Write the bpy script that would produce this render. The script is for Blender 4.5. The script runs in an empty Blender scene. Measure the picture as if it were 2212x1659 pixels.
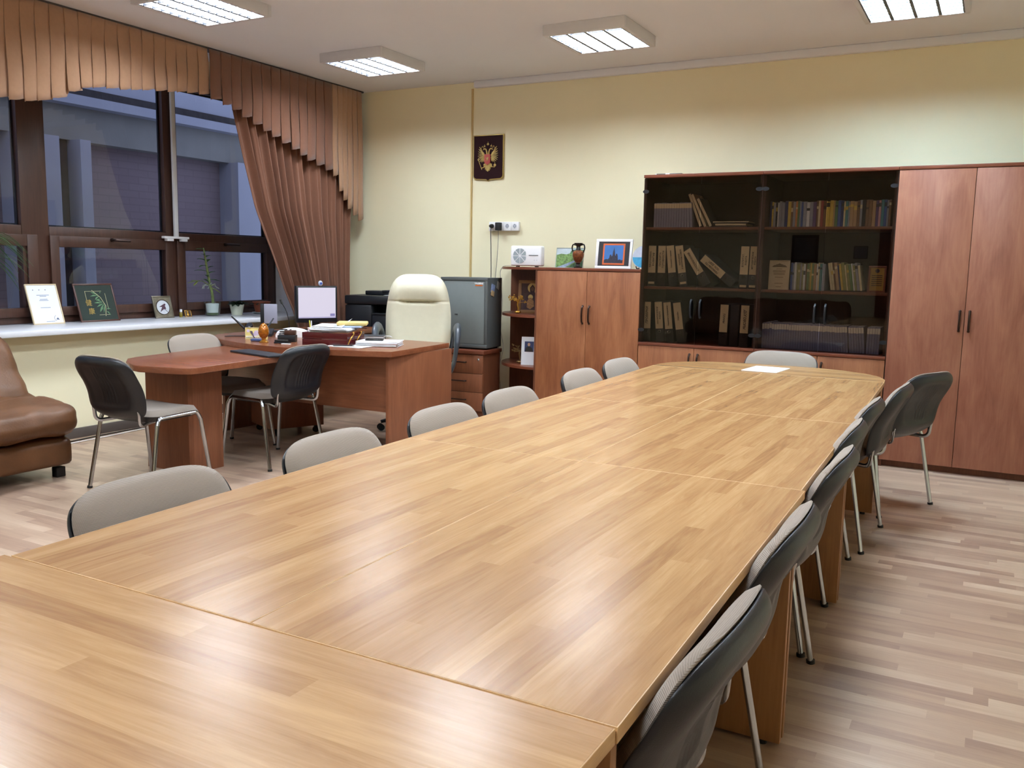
import bpy, bmesh, math, random
from mathutils import Vector, Matrix

# ------------------------------------------------------------------ camera, world, exposure
SC = bpy.context.scene
COL = SC.collection
SC.view_settings.view_transform = 'Standard'
SC.view_settings.look = 'None'
SC.view_settings.gamma = 1.0
SC.view_settings.use_curve_mapping = False
SC.view_settings.exposure = 0.0
try:
    SC.cycles.use_denoising = True
    SC.cycles.max_bounces = 10
    SC.cycles.diffuse_bounces = 5
    SC.cycles.transparent_max_bounces = 16
    SC.cycles.sample_clamp_indirect = 6.0
    SC.cycles.caustics_reflective = False
    SC.cycles.caustics_refractive = False
except Exception:
    pass

CAM_H = 1.35
yaw, pitch, roll, FPX = math.radians(28.674), math.radians(7.624), math.radians(1.076), 1909.1
fw = Vector((-math.sin(yaw)*math.cos(pitch), math.cos(yaw)*math.cos(pitch), -math.sin(pitch)))
rt = fw.cross(Vector((0, 0, 1))).normalized()
up = rt.cross(fw)
r2 = rt*math.cos(roll) + up*math.sin(roll)
u2 = -rt*math.sin(roll) + up*math.cos(roll)
cd = bpy.data.cameras.new('camera')
cd.sensor_width = 36.0
cd.lens = FPX*36.0/2212.0
cd.clip_start = 0.05
cam = bpy.data.objects.new('camera', cd)
COL.objects.link(cam)
cam.matrix_world = Matrix(((r2.x, u2.x, -fw.x, 0), (r2.y, u2.y, -fw.y, 0), (r2.z, u2.z, -fw.z, CAM_H), (0, 0, 0, 1)))
SC.camera = cam

wd = bpy.data.worlds.new('dusk_sky')
SC.world = wd
wd.use_nodes = True
wd.node_tree.nodes['Background'].inputs[0].default_value = (0.32, 0.37, 0.54, 1)
wd.node_tree.nodes['Background'].inputs[1].default_value = 2.0
LAMP_STRENGTH = 71.0
LAMP_COLOR = (0.82, 0.905, 1.0)

# ------------------------------------------------------------------ helpers
PI = math.pi
def hexc(h, a=1.0):
    h = h.lstrip('#')
    v = [int(h[i:i+2], 16)/255 for i in (0, 2, 4)]
    return tuple((x/12.92 if x <= 0.04045 else ((x+0.055)/1.055)**2.4) for x in v) + (a,)

MATS = {}
def newmat(name):
    m = bpy.data.materials.new(name)
    m.use_nodes = True
    nt = m.node_tree
    b = nt.nodes['Principled BSDF']
    return m, nt, b
def nd(nt, t, **kw):
    n = nt.nodes.new(t)
    for k, v in kw.items():
        setattr(n, k, v)
    return n
def math_node(nt, op, a, b=None, c=None):
    n = nd(nt, 'ShaderNodeMath', operation=op)
    for i, v in enumerate((a, b, c)):
        if v is None: continue
        if isinstance(v, (int, float)): n.inputs[i].default_value = v
        else: nt.links.new(v, n.inputs[i])
    return n.outputs[0]

def mat(name, col, rough=0.5, metal=0.0, spec=0.5, noise=0.0, nscale=20.0, bump=0.0, bscale=200.0, coat=0.0, sheen=0.0, emit=None, estr=0.0):
    """plain surface with a little procedural colour variation and bump"""
    if name in MATS: return MATS[name]
    m, nt, b = newmat(name)
    c = hexc(col) if isinstance(col, str) else col
    b.inputs['Roughness'].default_value = rough
    b.inputs['Metallic'].default_value = metal
    b.inputs['Specular IOR Level'].default_value = spec
    b.inputs['Coat Weight'].default_value = coat
    b.inputs['Sheen Weight'].default_value = sheen
    tc = nd(nt, 'ShaderNodeTexCoord')
    n = nd(nt, 'ShaderNodeTexNoise')
    n.inputs['Scale'].default_value = nscale
    n.inputs['Detail'].default_value = 3
    nt.links.new(tc.outputs['Object'], n.inputs['Vector'])
    cr = nd(nt, 'ShaderNodeValToRGB')
    k = noise
    cr.color_ramp.elements[0].position = 0.3
    cr.color_ramp.elements[1].position = 0.7
    cr.color_ramp.elements[0].color = (c[0]*(1-k), c[1]*(1-k), c[2]*(1-k), 1)
    cr.color_ramp.elements[1].color = (min(1, c[0]*(1+k)), min(1, c[1]*(1+k)), min(1, c[2]*(1+k)), 1)
    nt.links.new(n.outputs['Fac'], cr.inputs['Fac'])
    nt.links.new(cr.outputs['Color'], b.inputs['Base Color'])
    if bump > 0:
        n2 = nd(nt, 'ShaderNodeTexNoise')
        n2.inputs['Scale'].default_value = bscale
        n2.inputs['Detail'].default_value = 2
        nt.links.new(tc.outputs['Object'], n2.inputs['Vector'])
        bp = nd(nt, 'ShaderNodeBump')
        bp.inputs['Strength'].default_value = bump
        bp.inputs['Distance'].default_value = 0.004
        nt.links.new(n2.outputs['Fac'], bp.inputs['Height'])
        nt.links.new(bp.outputs['Normal'], b.inputs['Normal'])
    if emit:
        b.inputs['Emission Color'].default_value = hexc(emit) if isinstance(emit, str) else emit
        b.inputs['Emission Strength'].default_value = estr
    MATS[name] = m
    return m

def wood(name, stops, axis='z', band=9.0, rough=0.45, spec=0.5, plank=None, coat=0.0, grain=0.35, wavy=0.0, bumpk=0.0, mixk=0.24):
    """wood laminate. axis = grain direction in object space. plank = (width, length) for strip pattern across the
    two surface axes (x,y)."""
    if name in MATS: return MATS[name]
    m, nt, b = newmat(name)
    b.inputs['Roughness'].default_value = rough
    b.inputs['Specular IOR Level'].default_value = spec
    b.inputs['Coat Weight'].default_value = coat
    tc = nd(nt, 'ShaderNodeTexCoord')
    sep = nd(nt, 'ShaderNodeSeparateXYZ')
    nt.links.new(tc.outputs['Object'], sep.inputs[0])
    X, Y, Z = sep.outputs
    if axis == 'x': L, W, T = X, Y, Z
    elif axis == 'y': L, W, T = Y, X, Z
    else: L, W, T = Z, X, Y
    shift = None
    if plank:
        w, l = plank
        row = math_node(nt, 'FLOOR', math_node(nt, 'DIVIDE', W, w))
        wn = nd(nt, 'ShaderNodeTexWhiteNoise', noise_dimensions='1D')
        nt.links.new(row, wn.inputs['W'])
        lo = math_node(nt, 'ADD', math_node(nt, 'DIVIDE', L, l), math_node(nt, 'MULTIPLY', wn.outputs['Value'], 7.3))
        colr = math_node(nt, 'FLOOR', lo)
        cb = nd(nt, 'ShaderNodeCombineXYZ')
        nt.links.new(row, cb.inputs[0]); nt.links.new(colr, cb.inputs[1])
        wn2 = nd(nt, 'ShaderNodeTexWhiteNoise', noise_dimensions='2D')
        nt.links.new(cb.outputs[0], wn2.inputs['Vector'])
        shift = wn2.outputs['Value']
    # stretched grain coordinates
    cv = nd(nt, 'ShaderNodeCombineXYZ')
    Ls = math_node(nt, 'MULTIPLY', L, 1.3)
    Ws = math_node(nt, 'MULTIPLY', W, band)
    Ts = math_node(nt, 'MULTIPLY', T, band)
    if shift is not None:
        Ws = math_node(nt, 'ADD', Ws, math_node(nt, 'MULTIPLY', shift, 37.0))
    nt.links.new(Ls, cv.inputs[0]); nt.links.new(Ws, cv.inputs[1]); nt.links.new(Ts, cv.inputs[2])
    n1 = nd(nt, 'ShaderNodeTexNoise')
    n1.inputs['Scale'].default_value = 1.6; n1.inputs['Detail'].default_value = 5; n1.inputs['Roughness'].default_value = 0.62
    n1.inputs['Distortion'].default_value = 0.6 + wavy
    nt.links.new(cv.outputs[0], n1.inputs['Vector'])
    cv2 = nd(nt, 'ShaderNodeCombineXYZ')
    nt.links.new(math_node(nt, 'MULTIPLY', L, 5.0), cv2.inputs[0])
    nt.links.new(math_node(nt, 'MULTIPLY', Ws, 16.0), cv2.inputs[1])
    nt.links.new(math_node(nt, 'MULTIPLY', Ts, 16.0), cv2.inputs[2])
    n2 = nd(nt, 'ShaderNodeTexNoise')
    n2.inputs['Scale'].default_value = 1.0; n2.inputs['Detail'].default_value = 3
    nt.links.new(cv2.outputs[0], n2.inputs['Vector'])
    fac = math_node(nt, 'ADD', math_node(nt, 'MULTIPLY', n1.outputs['Fac'], 1.0-grain), math_node(nt, 'MULTIPLY', n2.outputs['Fac'], grain))
    if shift is not None:
        fac = math_node(nt, 'ADD', math_node(nt, 'MULTIPLY', fac, 1-mixk), math_node(nt, 'MULTIPLY', shift, mixk))
    cr = nd(nt, 'ShaderNodeValToRGB')
    el = cr.color_ramp.elements
    lo_, hi_ = (0.30, 0.72) if shift is None else (0.27, 0.73)
    el[0].position = lo_; el[0].color = hexc(stops[0])
    el[1].position = hi_; el[1].color = hexc(stops[-1])
    for i, s in enumerate(stops[1:-1]):
        e = el.new(lo_ + (hi_-lo_)*(i+1)/(len(stops)-1)); e.color = hexc(s)
    nt.links.new(fac, cr.inputs['Fac'])
    nt.links.new(cr.outputs['Color'], b.inputs['Base Color'])
    if bumpk:
        bp = nd(nt, 'ShaderNodeBump'); bp.inputs['Strength'].default_value = bumpk; bp.inputs['Distance'].default_value = 0.002
        nt.links.new(n2.outputs['Fac'], bp.inputs['Height']); nt.links.new(bp.outputs['Normal'], b.inputs['Normal'])
    MATS[name] = m
    return m

def rib_fabric(name, c1, c2, freq, axis=2, rough=0.9):
    if name in MATS: return MATS[name]
    m, nt, b = newmat(name)
    b.inputs['Roughness'].default_value = rough
    b.inputs['Specular IOR Level'].default_value = 0.15
    b.inputs['Sheen Weight'].default_value = 0.25
    tc = nd(nt, 'ShaderNodeTexCoord')
    sep = nd(nt, 'ShaderNodeSeparateXYZ'); nt.links.new(tc.outputs['Object'], sep.inputs[0])
    # ribs across height and a finer weave across width
    s = math_node(nt, 'SINE', math_node(nt, 'MULTIPLY', sep.outputs[axis], freq))
    s2 = math_node(nt, 'SINE', math_node(nt, 'MULTIPLY', sep.outputs[0], freq*0.8))
    v = math_node(nt, 'ADD', math_node(nt, 'MULTIPLY', s, 0.36), math_node(nt, 'MULTIPLY', s2, 0.08))
    v = math_node(nt, 'ADD', v, 0.5)
    cr = nd(nt, 'ShaderNodeValToRGB')
    cr.color_ramp.elements[0].color = hexc(c1); cr.color_ramp.elements[1].color = hexc(c2)
    nt.links.new(v, cr.inputs['Fac']); nt.links.new(cr.outputs['Color'], b.inputs['Base Color'])
    bp = nd(nt, 'ShaderNodeBump'); bp.inputs['Strength'].default_value = 0.5; bp.inputs['Distance'].default_value = 0.0015
    nt.links.new(v, bp.inputs['Height']); nt.links.new(bp.outputs['Normal'], b.inputs['Normal'])
    MATS[name] = m
    return m

def glass(name, tint, fmul=1.0, rough=0.0):
    """thin pane: tinted see-through plus mirror reflection that grows at grazing angles"""
    if name in MATS: return MATS[name]
    m = bpy.data.materials.new(name); m.use_nodes = True
    nt = m.node_tree; nt.nodes.clear()
    out = nd(nt, 'ShaderNodeOutputMaterial')
    tr = nd(nt, 'ShaderNodeBsdfTransparent'); tr.inputs[0].default_value = tuple(tint) + (1,)
    gl = nd(nt, 'ShaderNodeBsdfGlossy'); gl.inputs['Roughness'].default_value = rough
    fr = nd(nt, 'ShaderNodeFresnel'); fr.inputs[0].default_value = 1.5
    mx = nd(nt, 'ShaderNodeMixShader')
    # a solid pane is crossed twice: tint and mirror only where the ray enters
    ge = nd(nt, 'ShaderNodeNewGeometry')
    front = math_node(nt, 'SUBTRACT', 1.0, ge.outputs['Backfacing'])
    nt.links.new(math_node(nt, 'MULTIPLY', math_node(nt, 'MULTIPLY', fr.outputs[0], fmul), front), mx.inputs[0])
    tm = nd(nt, 'ShaderNodeMix', data_type='RGBA')
    nt.links.new(ge.outputs['Backfacing'], tm.inputs[0]); tm.inputs[6].default_value = tuple(tint) + (1,); tm.inputs[7].default_value = (1, 1, 1, 1)
    nt.links.new(tm.outputs[2], tr.inputs[0])
    nt.links.new(tr.outputs[0], mx.inputs[1]); nt.links.new(gl.outputs[0], mx.inputs[2])
    nt.links.new(mx.outputs[0], out.inputs[0])
    MATS[name] = m
    return m

# --- mesh builders (all add to a bmesh)
def BM(): return bmesh.new()
def box(bm, x0, x1, y0, y1, z0, z1, bev=0.0, seg=2, M=None):
    vs = [bm.verts.new((x, y, z)) for z in (z0, z1) for y in (y0, y1) for x in (x0, x1)]
    fs = [(0, 2, 3, 1), (4, 5, 7, 6), (0, 1, 5, 4), (2, 6, 7, 3), (0, 4, 6, 2), (1, 3, 7, 5)]
    F = [bm.faces.new([vs[i] for i in f]) for f in fs]
    if bev > 0:
        es = list({e for f in F for e in f.edges})
        r = bmesh.ops.bevel(bm, geom=es, offset=bev, segments=seg, profile=0.5, affect='EDGES')
        vs = list({v for v in r['verts']} | {v for f in r['faces'] for v in f.verts} | {v for v in vs if v.is_valid})
        # bevel keeps faces it shrank: collect linked verts
        seen = set(vs)
        st = list(vs)
        while st:
            v = st.pop()
            for e in v.link_edges:
                o = e.other_vert(v)
                if o not in seen: seen.add(o); st.append(o)
        vs = list(seen)
    if M is not None:
        bmesh.ops.transform(bm, matrix=M, verts=vs)
    return vs
def prism(bm, pts, z0, z1, plane='xy', bev=0.0):
    """closed polygon pts extruded between z0 and z1; plane xy / xz / yz"""
    def P(a, b, c):
        return (a, b, c) if plane == 'xy' else ((a, c, b) if plane == 'xz' else (c, a, b))
    lo = [bm.verts.new(P(a, b, z0)) for a, b in pts]
    hi = [bm.verts.new(P(a, b, z1)) for a, b in pts]
    n = len(pts)
    F = [bm.faces.new(lo), bm.faces.new(hi[::-1])]
    for i in range(n):
        F.append(bm.faces.new((lo[i], hi[i], hi[(i+1) % n], lo[(i+1) % n])))
    if bev > 0:
        es = list({e for f in F[:2] for e in f.edges})
        bmesh.ops.bevel(bm, geom=es, offset=bev, segments=2, profile=0.5, affect='EDGES')
    return lo + hi
def tube(bm, pts, r, seg=8, cap=True, rx=None):
    """tube along a polyline; r number or list; rx flattens sideways"""
    pts = [Vector(p) for p in pts]
    n = len(pts)
    rr = r if isinstance(r, (list, tuple)) else [r]*n
    rings = []
    prev = None
    for i, p in enumerate(pts):
        if i == 0: d = pts[1]-pts[0]
        elif i == n-1: d = pts[-1]-pts[-2]
        else: d = (pts[i+1]-p).normalized() + (p-pts[i-1]).normalized()
        d.normalize()
        if prev is None:
            a = Vector((0, 0, 1)) if abs(d.z) < 0.9 else Vector((1, 0, 0))
            u = d.cross(a).normalized()
        else:
            u = (prev - d*prev.dot(d)).normalized()
        prev = u
        w = d.cross(u)
        rings.append([bm.verts.new(p + (u*math.cos(t)*(rx or 1.0) + w*math.sin(t))*rr[i]) for t in [2*PI*k/seg for k in range(seg)]])
    for a, b in zip(rings, rings[1:]):
        for k in range(seg):
            bm.faces.new((a[k], a[(k+1) % seg], b[(k+1) % seg], b[k]))
    if cap:
        bm.faces.new(rings[0][::-1]); bm.faces.new(rings[-1])
def arc_pts(pts, rad, n=5):
    """round the corners of a polyline"""
    P = [Vector(p) for p in pts]; out = [P[0]]
    for a, b, c in zip(P, P[1:], P[2:]):
        d1 = (a-b); d2 = (c-b); r = min(rad, d1.length*0.49, d2.length*0.49)
        p0 = b+d1.normalized()*r; p1 = b+d2.normalized()*r
        for k in range(n+1):
            t = k/n
            out.append(p0*(1-t)**2 + b*2*t*(1-t) + p1*t*t)
    out.append(P[-1])
    return out
def lathe(bm, prof, seg=24, c=(0, 0, 0)):
    rings = []
    for r, z in prof:
        rings.append([bm.verts.new((c[0]+max(r, 1e-4)*math.cos(2*PI*k/seg), c[1]+max(r, 1e-4)*math.sin(2*PI*k/seg), c[2]+z)) for k in range(seg)])
    for a, b in zip(rings, rings[1:]):
        for k in range(seg):
            bm.faces.new((a[k], a[(k+1) % seg], b[(k+1) % seg], b[k]))
    bm.faces.new(rings[0][::-1]); bm.faces.new(rings[-1])
def disc(bm, c, r, n=(0, 0, 1), th=0.002, seg=20, sx=1.0, sz=1.0):
    """thin disc, axis n"""
    n = Vector(n).normalized(); c = Vector(c)
    a = Vector((0, 0, 1)) if abs(n.z) < 0.9 else Vector((0, 1, 0))
    u = a.cross(n).normalized(); w = n.cross(u)
    lo = [bm.verts.new(c + u*math.cos(2*PI*k/seg)*r*sx + w*math.sin(2*PI*k/seg)*r*sz) for k in range(seg)]
    hi = [bm.verts.new(v.co + n*th) for v in lo]
    bm.faces.new(lo[::-1]); bm.faces.new(hi)
    for k in range(seg): bm.faces.new((lo[k], lo[(k+1) % seg], hi[(k+1) % seg], hi[k]))
def ball(bm, c, r, sx=1, sy=1, sz=1, u=16, v=10):
    M = Matrix.Translation(c) @ Matrix.Diagonal((sx, sy, sz, 1))
    bmesh.ops.create_uvsphere(bm, u_segments=u, v_segments=v, radius=r, matrix=M)
def grid(bm, nu, nv, f, close_u=False):
    g = [[bm.verts.new(f(i/(nu), j/(nv))) for j in range(nv+1)] for i in range(nu+(0 if close_u else 1))]
    N = len(g)
    for i in range(N if close_u else N-1):
        for j in range(nv):
            a, b = g[i], g[(i+1) % N]
            bm.faces.new((a[j], b[j], b[j+1], a[j+1]))
    return g
def sheet(bm, nu, nv, ffront, fback):
    """closed solid between two grids sharing their parametrisation"""
    A = grid(bm, nu, nv, ffront)
    B = grid(bm, nu, nv, fback)
    def strip(a, b):
        for k in range(len(a)-1): bm.faces.new((a[k], a[k+1], b[k+1], b[k]))
    strip(A[0], B[0]); strip(B[-1], A[-1])
    strip([r[0] for r in B], [r[0] for r in A]); strip([r[-1] for r in A], [r[-1] for r in B])
def text(bm, s, size, M, depth=0.0006, bold=0.0, shear=0.0, align='CENTER', squeeze=1.0):
    """letters as thin solid geometry, centred on the origin in XY, then moved by M"""
    cu = bpy.data.curves.new('lettering', 'FONT')
    cu.body = s; cu.size = size; cu.align_x = align; cu.align_y = 'CENTER'
    cu.extrude = depth/2; cu.offset = bold; cu.shear = shear; cu.resolution_u = 2
    o = bpy.data.objects.new('lettering', cu)
    COL.objects.link(o)
    dg = bpy.context.evaluated_depsgraph_get()
    me = bpy.data.meshes.new_from_object(o.evaluated_get(dg))
    b2 = bmesh.new(); b2.from_mesh(me)
    bmesh.ops.transform(b2, matrix=M @ Matrix.Diagonal((squeeze, 1, 1, 1)), verts=b2.verts)
    tmp = bpy.data.meshes.new('tmp'); b2.to_mesh(tmp); b2.free()
    bm.from_mesh(tmp)
    bpy.data.objects.remove(o); bpy.data.curves.remove(cu); bpy.data.meshes.remove(me); bpy.data.meshes.remove(tmp)

def obj(name, bms, m=None, parent=None, angle=35, flat=False):
    """bms: one bmesh with material m, or a list of (bmesh, material)"""
    if not isinstance(bms, list): bms = [(bms, m)]
    me = bpy.data.meshes.new(name)
    final = bmesh.new()
    for i, (b, mm) in enumerate(bms):
        bmesh.ops.recalc_face_normals(b, faces=b.faces)
        for f in b.faces: f.material_index = i; f.smooth = not flat
        t = bpy.data.meshes.new('t'); b.to_mesh(t); b.free()
        final.from_mesh(t); bpy.data.meshes.remove(t)
        me.materials.append(mm)
    final.to_mesh(me); final.free()
    if not flat:
        try: me.set_sharp_from_angle(angle=math.radians(angle))
        except Exception: pass
    o = bpy.data.objects.new(name, me)
    COL.objects.link(o)
    if parent is not None: o.parent = parent
    return o
def thing(name, label, cat, loc=(0, 0, 0), rz=0.0, group=None):
    o = bpy.data.objects.new(name, None); COL.objects.link(o)
    o.location = loc; o.rotation_euler = (0, 0, rz)
    o['label'] = label; o['category'] = cat
    if group: o['group'] = group
    return o
def tag(o, label, cat, group=None, loc=None, rz=None):
    o['label'] = label; o['category'] = cat
    if group: o['group'] = group
    if loc is not None: o.location = loc
    if rz is not None: o.rotation_euler = (0, 0, rz)
    return o
def struct(o, label=None):
    o['kind'] = 'structure'
    if label: o['label'] = label
    return o
def dup(root, loc, rz, label, group=None):
    """a copy of a thing with copies of its parts and their sub-parts"""
    r = root.copy(); COL.objects.link(r)
    r.location = loc; r.rotation_euler = (0, 0, rz); r['label'] = label
    if group: r['group'] = group
    for ch in list(root.children):
        c = ch.copy(); COL.objects.link(c); c.parent = r
        for g in list(ch.children):
            d = g.copy(); COL.objects.link(d); d.parent = c
    return r
def Mt(x, y, z, rx=0, ry=0, rz=0):
    return Matrix.Translation((x, y, z)) @ Matrix.Rotation(rz, 4, 'Z') @ Matrix.Rotation(ry, 4, 'Y') @ Matrix.Rotation(rx, 4, 'X')
# text standing upright and facing -Y
FACE = Matrix.Rotation(PI/2, 4, 'X')
ORD = ['first', 'second', 'third', 'fourth', 'fifth', 'sixth', 'seventh', 'eighth', 'ninth', 'tenth', 'eleventh', 'twelfth', 'thirteenth',
       'fourteenth', 'fifteenth', 'sixteenth', 'seventeenth', 'eighteenth', 'nineteenth', 'twentieth']
def ordinal(n):
    if n < 20: return ORD[n]
    tens = {2: 'twenty', 3: 'thirty', 4: 'forty', 5: 'fifty'}
    t, u = divmod(n+1, 10)
    if u == 0: return {2: 'twentieth', 3: 'thirtieth', 4: 'fortieth', 5: 'fiftieth'}[t]
    return tens[t] + '-' + ORD[u-1]

# ------------------------------------------------------------------ materials
M_WALL = mat('wall_paint', '#f3edcc', rough=0.62, spec=0.3, noise=0.02, nscale=1.5, bump=0.05, bscale=300)
M_CEIL = mat('ceiling_paint', '#e9edf4', rough=0.8, spec=0.2, noise=0.015, nscale=1.0)
M_WHITE = mat('white_plastic', '#eef0f2', rough=0.35, noise=0.01)
M_SILL = mat('sill_plastic', '#e6e8ee', rough=0.25, spec=0.5, noise=0.01)
M_BASEB = mat('baseboard_grey', '#5b5450', rough=0.5, noise=0.05)
M_FLOOR = wood('floor_laminate', ['#95796a', '#ab907c', '#b99f89', '#c9b29c'], axis='x', band=10, rough=0.30, spec=0.5, plank=(0.062, 0.50), grain=0.3, mixk=0.34)
M_TABLE = wood('table_laminate', ['#926a45', '#a47b51', '#b38b5e', '#c19b6d'], axis='y', band=16, rough=0.245, spec=0.5, plank=(0.047, 1.05), grain=0.26, wavy=1.6, mixk=0.24)
M_TABLEX = wood('table_laminate_cross', ['#926a45', '#a47b51', '#b38b5e', '#c19b6d'], axis='x', band=16, rough=0.245, spec=0.5, plank=(0.060, 1.2), grain=0.26, wavy=1.6, mixk=0.25)
M_TEDGE = wood('table_edge_band', ['#b98f5f', '#cba473', '#d8b585'], axis='y', band=14, rough=0.4)
M_TLEG = wood('table_leg_panel', ['#7d5433', '#96683f', '#a5764a'], axis='z', band=8, rough=0.45)
M_CAB = wood('cherry_upright', ['#75452c', '#875335', '#96603f', '#a46d4a'], axis='z', band=7, rough=0.38, spec=0.5, grain=0.25)
M_CABD = wood('cherry_dark', ['#5d2f1e', '#6f3a26', '#7d432d'], axis='x', band=7, rough=0.38, spec=0.5)
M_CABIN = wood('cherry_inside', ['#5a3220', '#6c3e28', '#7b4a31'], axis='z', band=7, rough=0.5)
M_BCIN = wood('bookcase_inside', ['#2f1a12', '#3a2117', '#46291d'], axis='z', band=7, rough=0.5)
M_DESK = wood('desk_top_cherry', ['#6e3f29', '#7f4b31', '#8e583b'], axis='x', band=6, rough=0.27, spec=0.5)
M_DESKV = wood('desk_panel_cherry', ['#6f422b', '#804e34', '#8f5b3e'], axis='z', band=8, rough=0.4)
M_FRAMEW = wood('window_frame_brown', ['#3c261d', '#472e24', '#53372b'], axis='z', band=8, rough=0.4)
M_BLACKP = mat('black_plastic', '#10141b', rough=0.38, spec=0.5, bump=0.12, bscale=500, noise=0.05)
M_CHROME = mat('chrome', '#b4b8be', rough=0.14, metal=1.0, noise=0.02)
M_RUB = mat('black_rubber', '#0d0d0e', rough=0.6)
M_FAB = rib_fabric('grey_beige_ribbed_fabric', '#857a70', '#a0958a', 2300.0)
M_FABD = rib_fabric('seat_fabric', '#766c64', '#8f857b', 2300.0, axis=1)
M_CREAM = mat('cream_leather', '#cfcab2', rough=0.45, spec=0.4, noise=0.02, bump=0.08, bscale=250)
M_LEATH = mat('brown_leather', '#66452c', rough=0.42, spec=0.35, noise=0.26, nscale=5, bump=0.25, bscale=90)
M_ARM = mat('dark_grey_plastic', '#3d444c', rough=0.35, noise=0.02)
M_METGREY = mat('safe_grey_paint', '#757c7c', rough=0.5, noise=0.02, bump=0.05, bscale=600)
M_METDARK = mat('safe_dark_paint', '#545858', rough=0.5, noise=0.02, bump=0.05, bscale=600)
M_PAPER = mat('white_paper', '#eef1f6', rough=0.8, noise=0.01)
M_INK = mat('dark_ink', '#2c2724', rough=0.8)
M_GOLD = mat('gold', '#c99a45', rough=0.28, metal=0.9, noise=0.08, nscale=60)
M_BRASS = mat('dark_bronze', '#3b2c26', rough=0.3, metal=0.8)
M_TAN = mat('tan_curtain', '#aa8569', rough=0.85, spec=0.1, noise=0.03, nscale=40, sheen=0.4, bump=0.1, bscale=400)
M_BRN = mat('brown_curtain', '#785240', rough=0.85, spec=0.1, noise=0.03, nscale=40, sheen=0.4, bump=0.1, bscale=400)
M_LABEL = mat('tan_paper_label', '#cfbd92', rough=0.8, noise=0.03)
M_WINGL = glass('window_glass', (0.90, 0.93, 0.97), fmul=1.6)
M_TINT = glass('smoked_glass', (0.43, 0.365, 0.335), fmul=0.85)
M_SEAL = mat('window_seal', '#0e1420', rough=0.5)

# ------------------------------------------------------------------ room shell
XW, YB, ZC = -6.03, 7.20, 3.015     # window wall plane, far wall plane, ceiling
XR, YF = 1.75, -2.60
b = BM(); box(b, -6.5, XR+0.1, YF-0.1, YB+0.1, -0.10, 0.0); struct(obj('floor', b, M_FLOOR))
b = BM(); box(b, -6.6, XR+0.1, YF-0.1, YB+0.1, ZC, ZC+0.1); struct(obj('ceiling', b, M_CEIL))
b = BM(); box(b, -6.6, XR+0.1, YB, YB+0.1, 0, ZC); struct(obj('wall_back', b, M_WALL))
b = BM(); box(b, XR, XR+0.1, YF, YB, 0, ZC); struct(obj('wall_right', b, M_WALL))
b = BM(); box(b, -6.6, XR+0.1, YF-0.1, YF, 0, ZC); struct(obj('wall_front', b, M_WALL))
b = BM()
box(b, -6.6, XW, YF, 2.0, 0, ZC)
box(b, -6.6, XW, 2.0, YB, 0, 0.79)
box(b, -6.6, XW, 6.80, YB, 0.842, ZC)
box(b, -6.6, XW, 2.0, 6.80, 2.90, ZC)
struct(obj('wall_left', b, M_WALL))
# crown strip along the far wall, cable-channel strip down the wall
b = BM(); box(b, -4.37, XR, YB-0.05, YB, 2.955, ZC, bev=0.008); struct(obj('trim_1', b, M_CEIL))
b = BM(); box(b, -4.412, -4.397, YB-0.014, YB, 0.08, 2.955); struct(obj('trim_2', b, mat('strip_paint', '#c9b078', rough=0.6)))
b = BM(); box(b, XW, XW+0.018, YF, YB, 0, 0.075, bev=0.004); struct(obj('baseboard_left', b, M_BASEB))
b = BM(); box(b, XW+0.02, XR, YB-0.018, YB, 0, 0.075, bev=0.004); struct(obj('baseboard_back', b, M_BASEB))
# door leaf in the wall behind the viewpoint (seen only mirrored in the smoked glass)
d = thing('door_1', 'brown wooden door in the wall behind the viewpoint', 'door', (-1.35, YF, 0)); d['kind'] = 'structure'
b = BM(); box(b, -0.45, 0.45, 0.0, 0.05, 0, 2.05, bev=0.005); box(b, -0.33, 0.33, 0.05, 0.06, 0.2, 0.95); box(b, -0.33, 0.33, 0.05, 0.06, 1.1, 1.9)
obj('door_leaf', b, M_CABD, d)

# ------------------------------------------------------------------ window
win = thing('window_1', 'wide brown framed window with six panes in the left wall', 'window', (-6.52, 4.4, 0.842)); win['kind'] = 'structure'
def W(bm, y0, y1, z0, z1, x0=-0.04, x1=0.04, bev=0.006):
    box(bm, x0, x1, y0-4.4, y1-4.4, z0-0.842, z1-0.842, bev=bev)
b = BM()
W(b, 2.0, 6.80, 0.842, 0.90); W(b, 2.0, 6.80, 2.84, 2.90); W(b, 6.67, 6.80, 0.90, 2.84); W(b, 2.0, 2.1, 0.90, 2.84)
for y0, y1 in ((4.125, 4.345), (5.445, 5.59), (2.95, 3.10)):
    W(b, y0, y1, 0.90, 2.84)
for y0, y1 in ((2.1, 2.95), (3.10, 4.125), (4.345, 5.445), (5.59, 6.67)):
    W(b, y0, y1, 1.46, 1.585)
obj('window_frame', b, M_FRAMEW, win)
def sash(y0, y1, gy0, gy1, gz0=0.965, gz1=1.43, hy=None):
    b = BM(); z0, z1 = 0.895, 1.515; x0, x1 = 0.041, 0.062
    W(b, y0, gy0, z0, z1, x0, x1, 0.004); W(b, gy1, y1, z0, z1, x0, x1, 0.004)
    W(b, gy0, gy1, z0, gz0, x0, x1, 0.004); W(b, gy0, gy1, gz1, z1, x0, x1, 0.004)
    s = obj('sash', b, M_FRAMEW, win)
    if hy:
        b = BM()
        disc(b, (0.062, hy-4.4-0.02, 1.497-0.842), 0.016, (1, 0, 0), 0.012)
        tube(b, arc_pts([(0.07, hy-4.4-0.02, 0.655), (0.11, hy-4.4-0.02, 0.655), (0.11, hy-4.4+0.12, 0.652)], 0.015), 0.010, rx=1.0)
        obj('handle', b, M_BRASS, s)
sash(3.02, 4.235, 3.10, 4.15)
sash(4.335, 5.495, 4.41, 5.42, hy=4.90)
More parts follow.
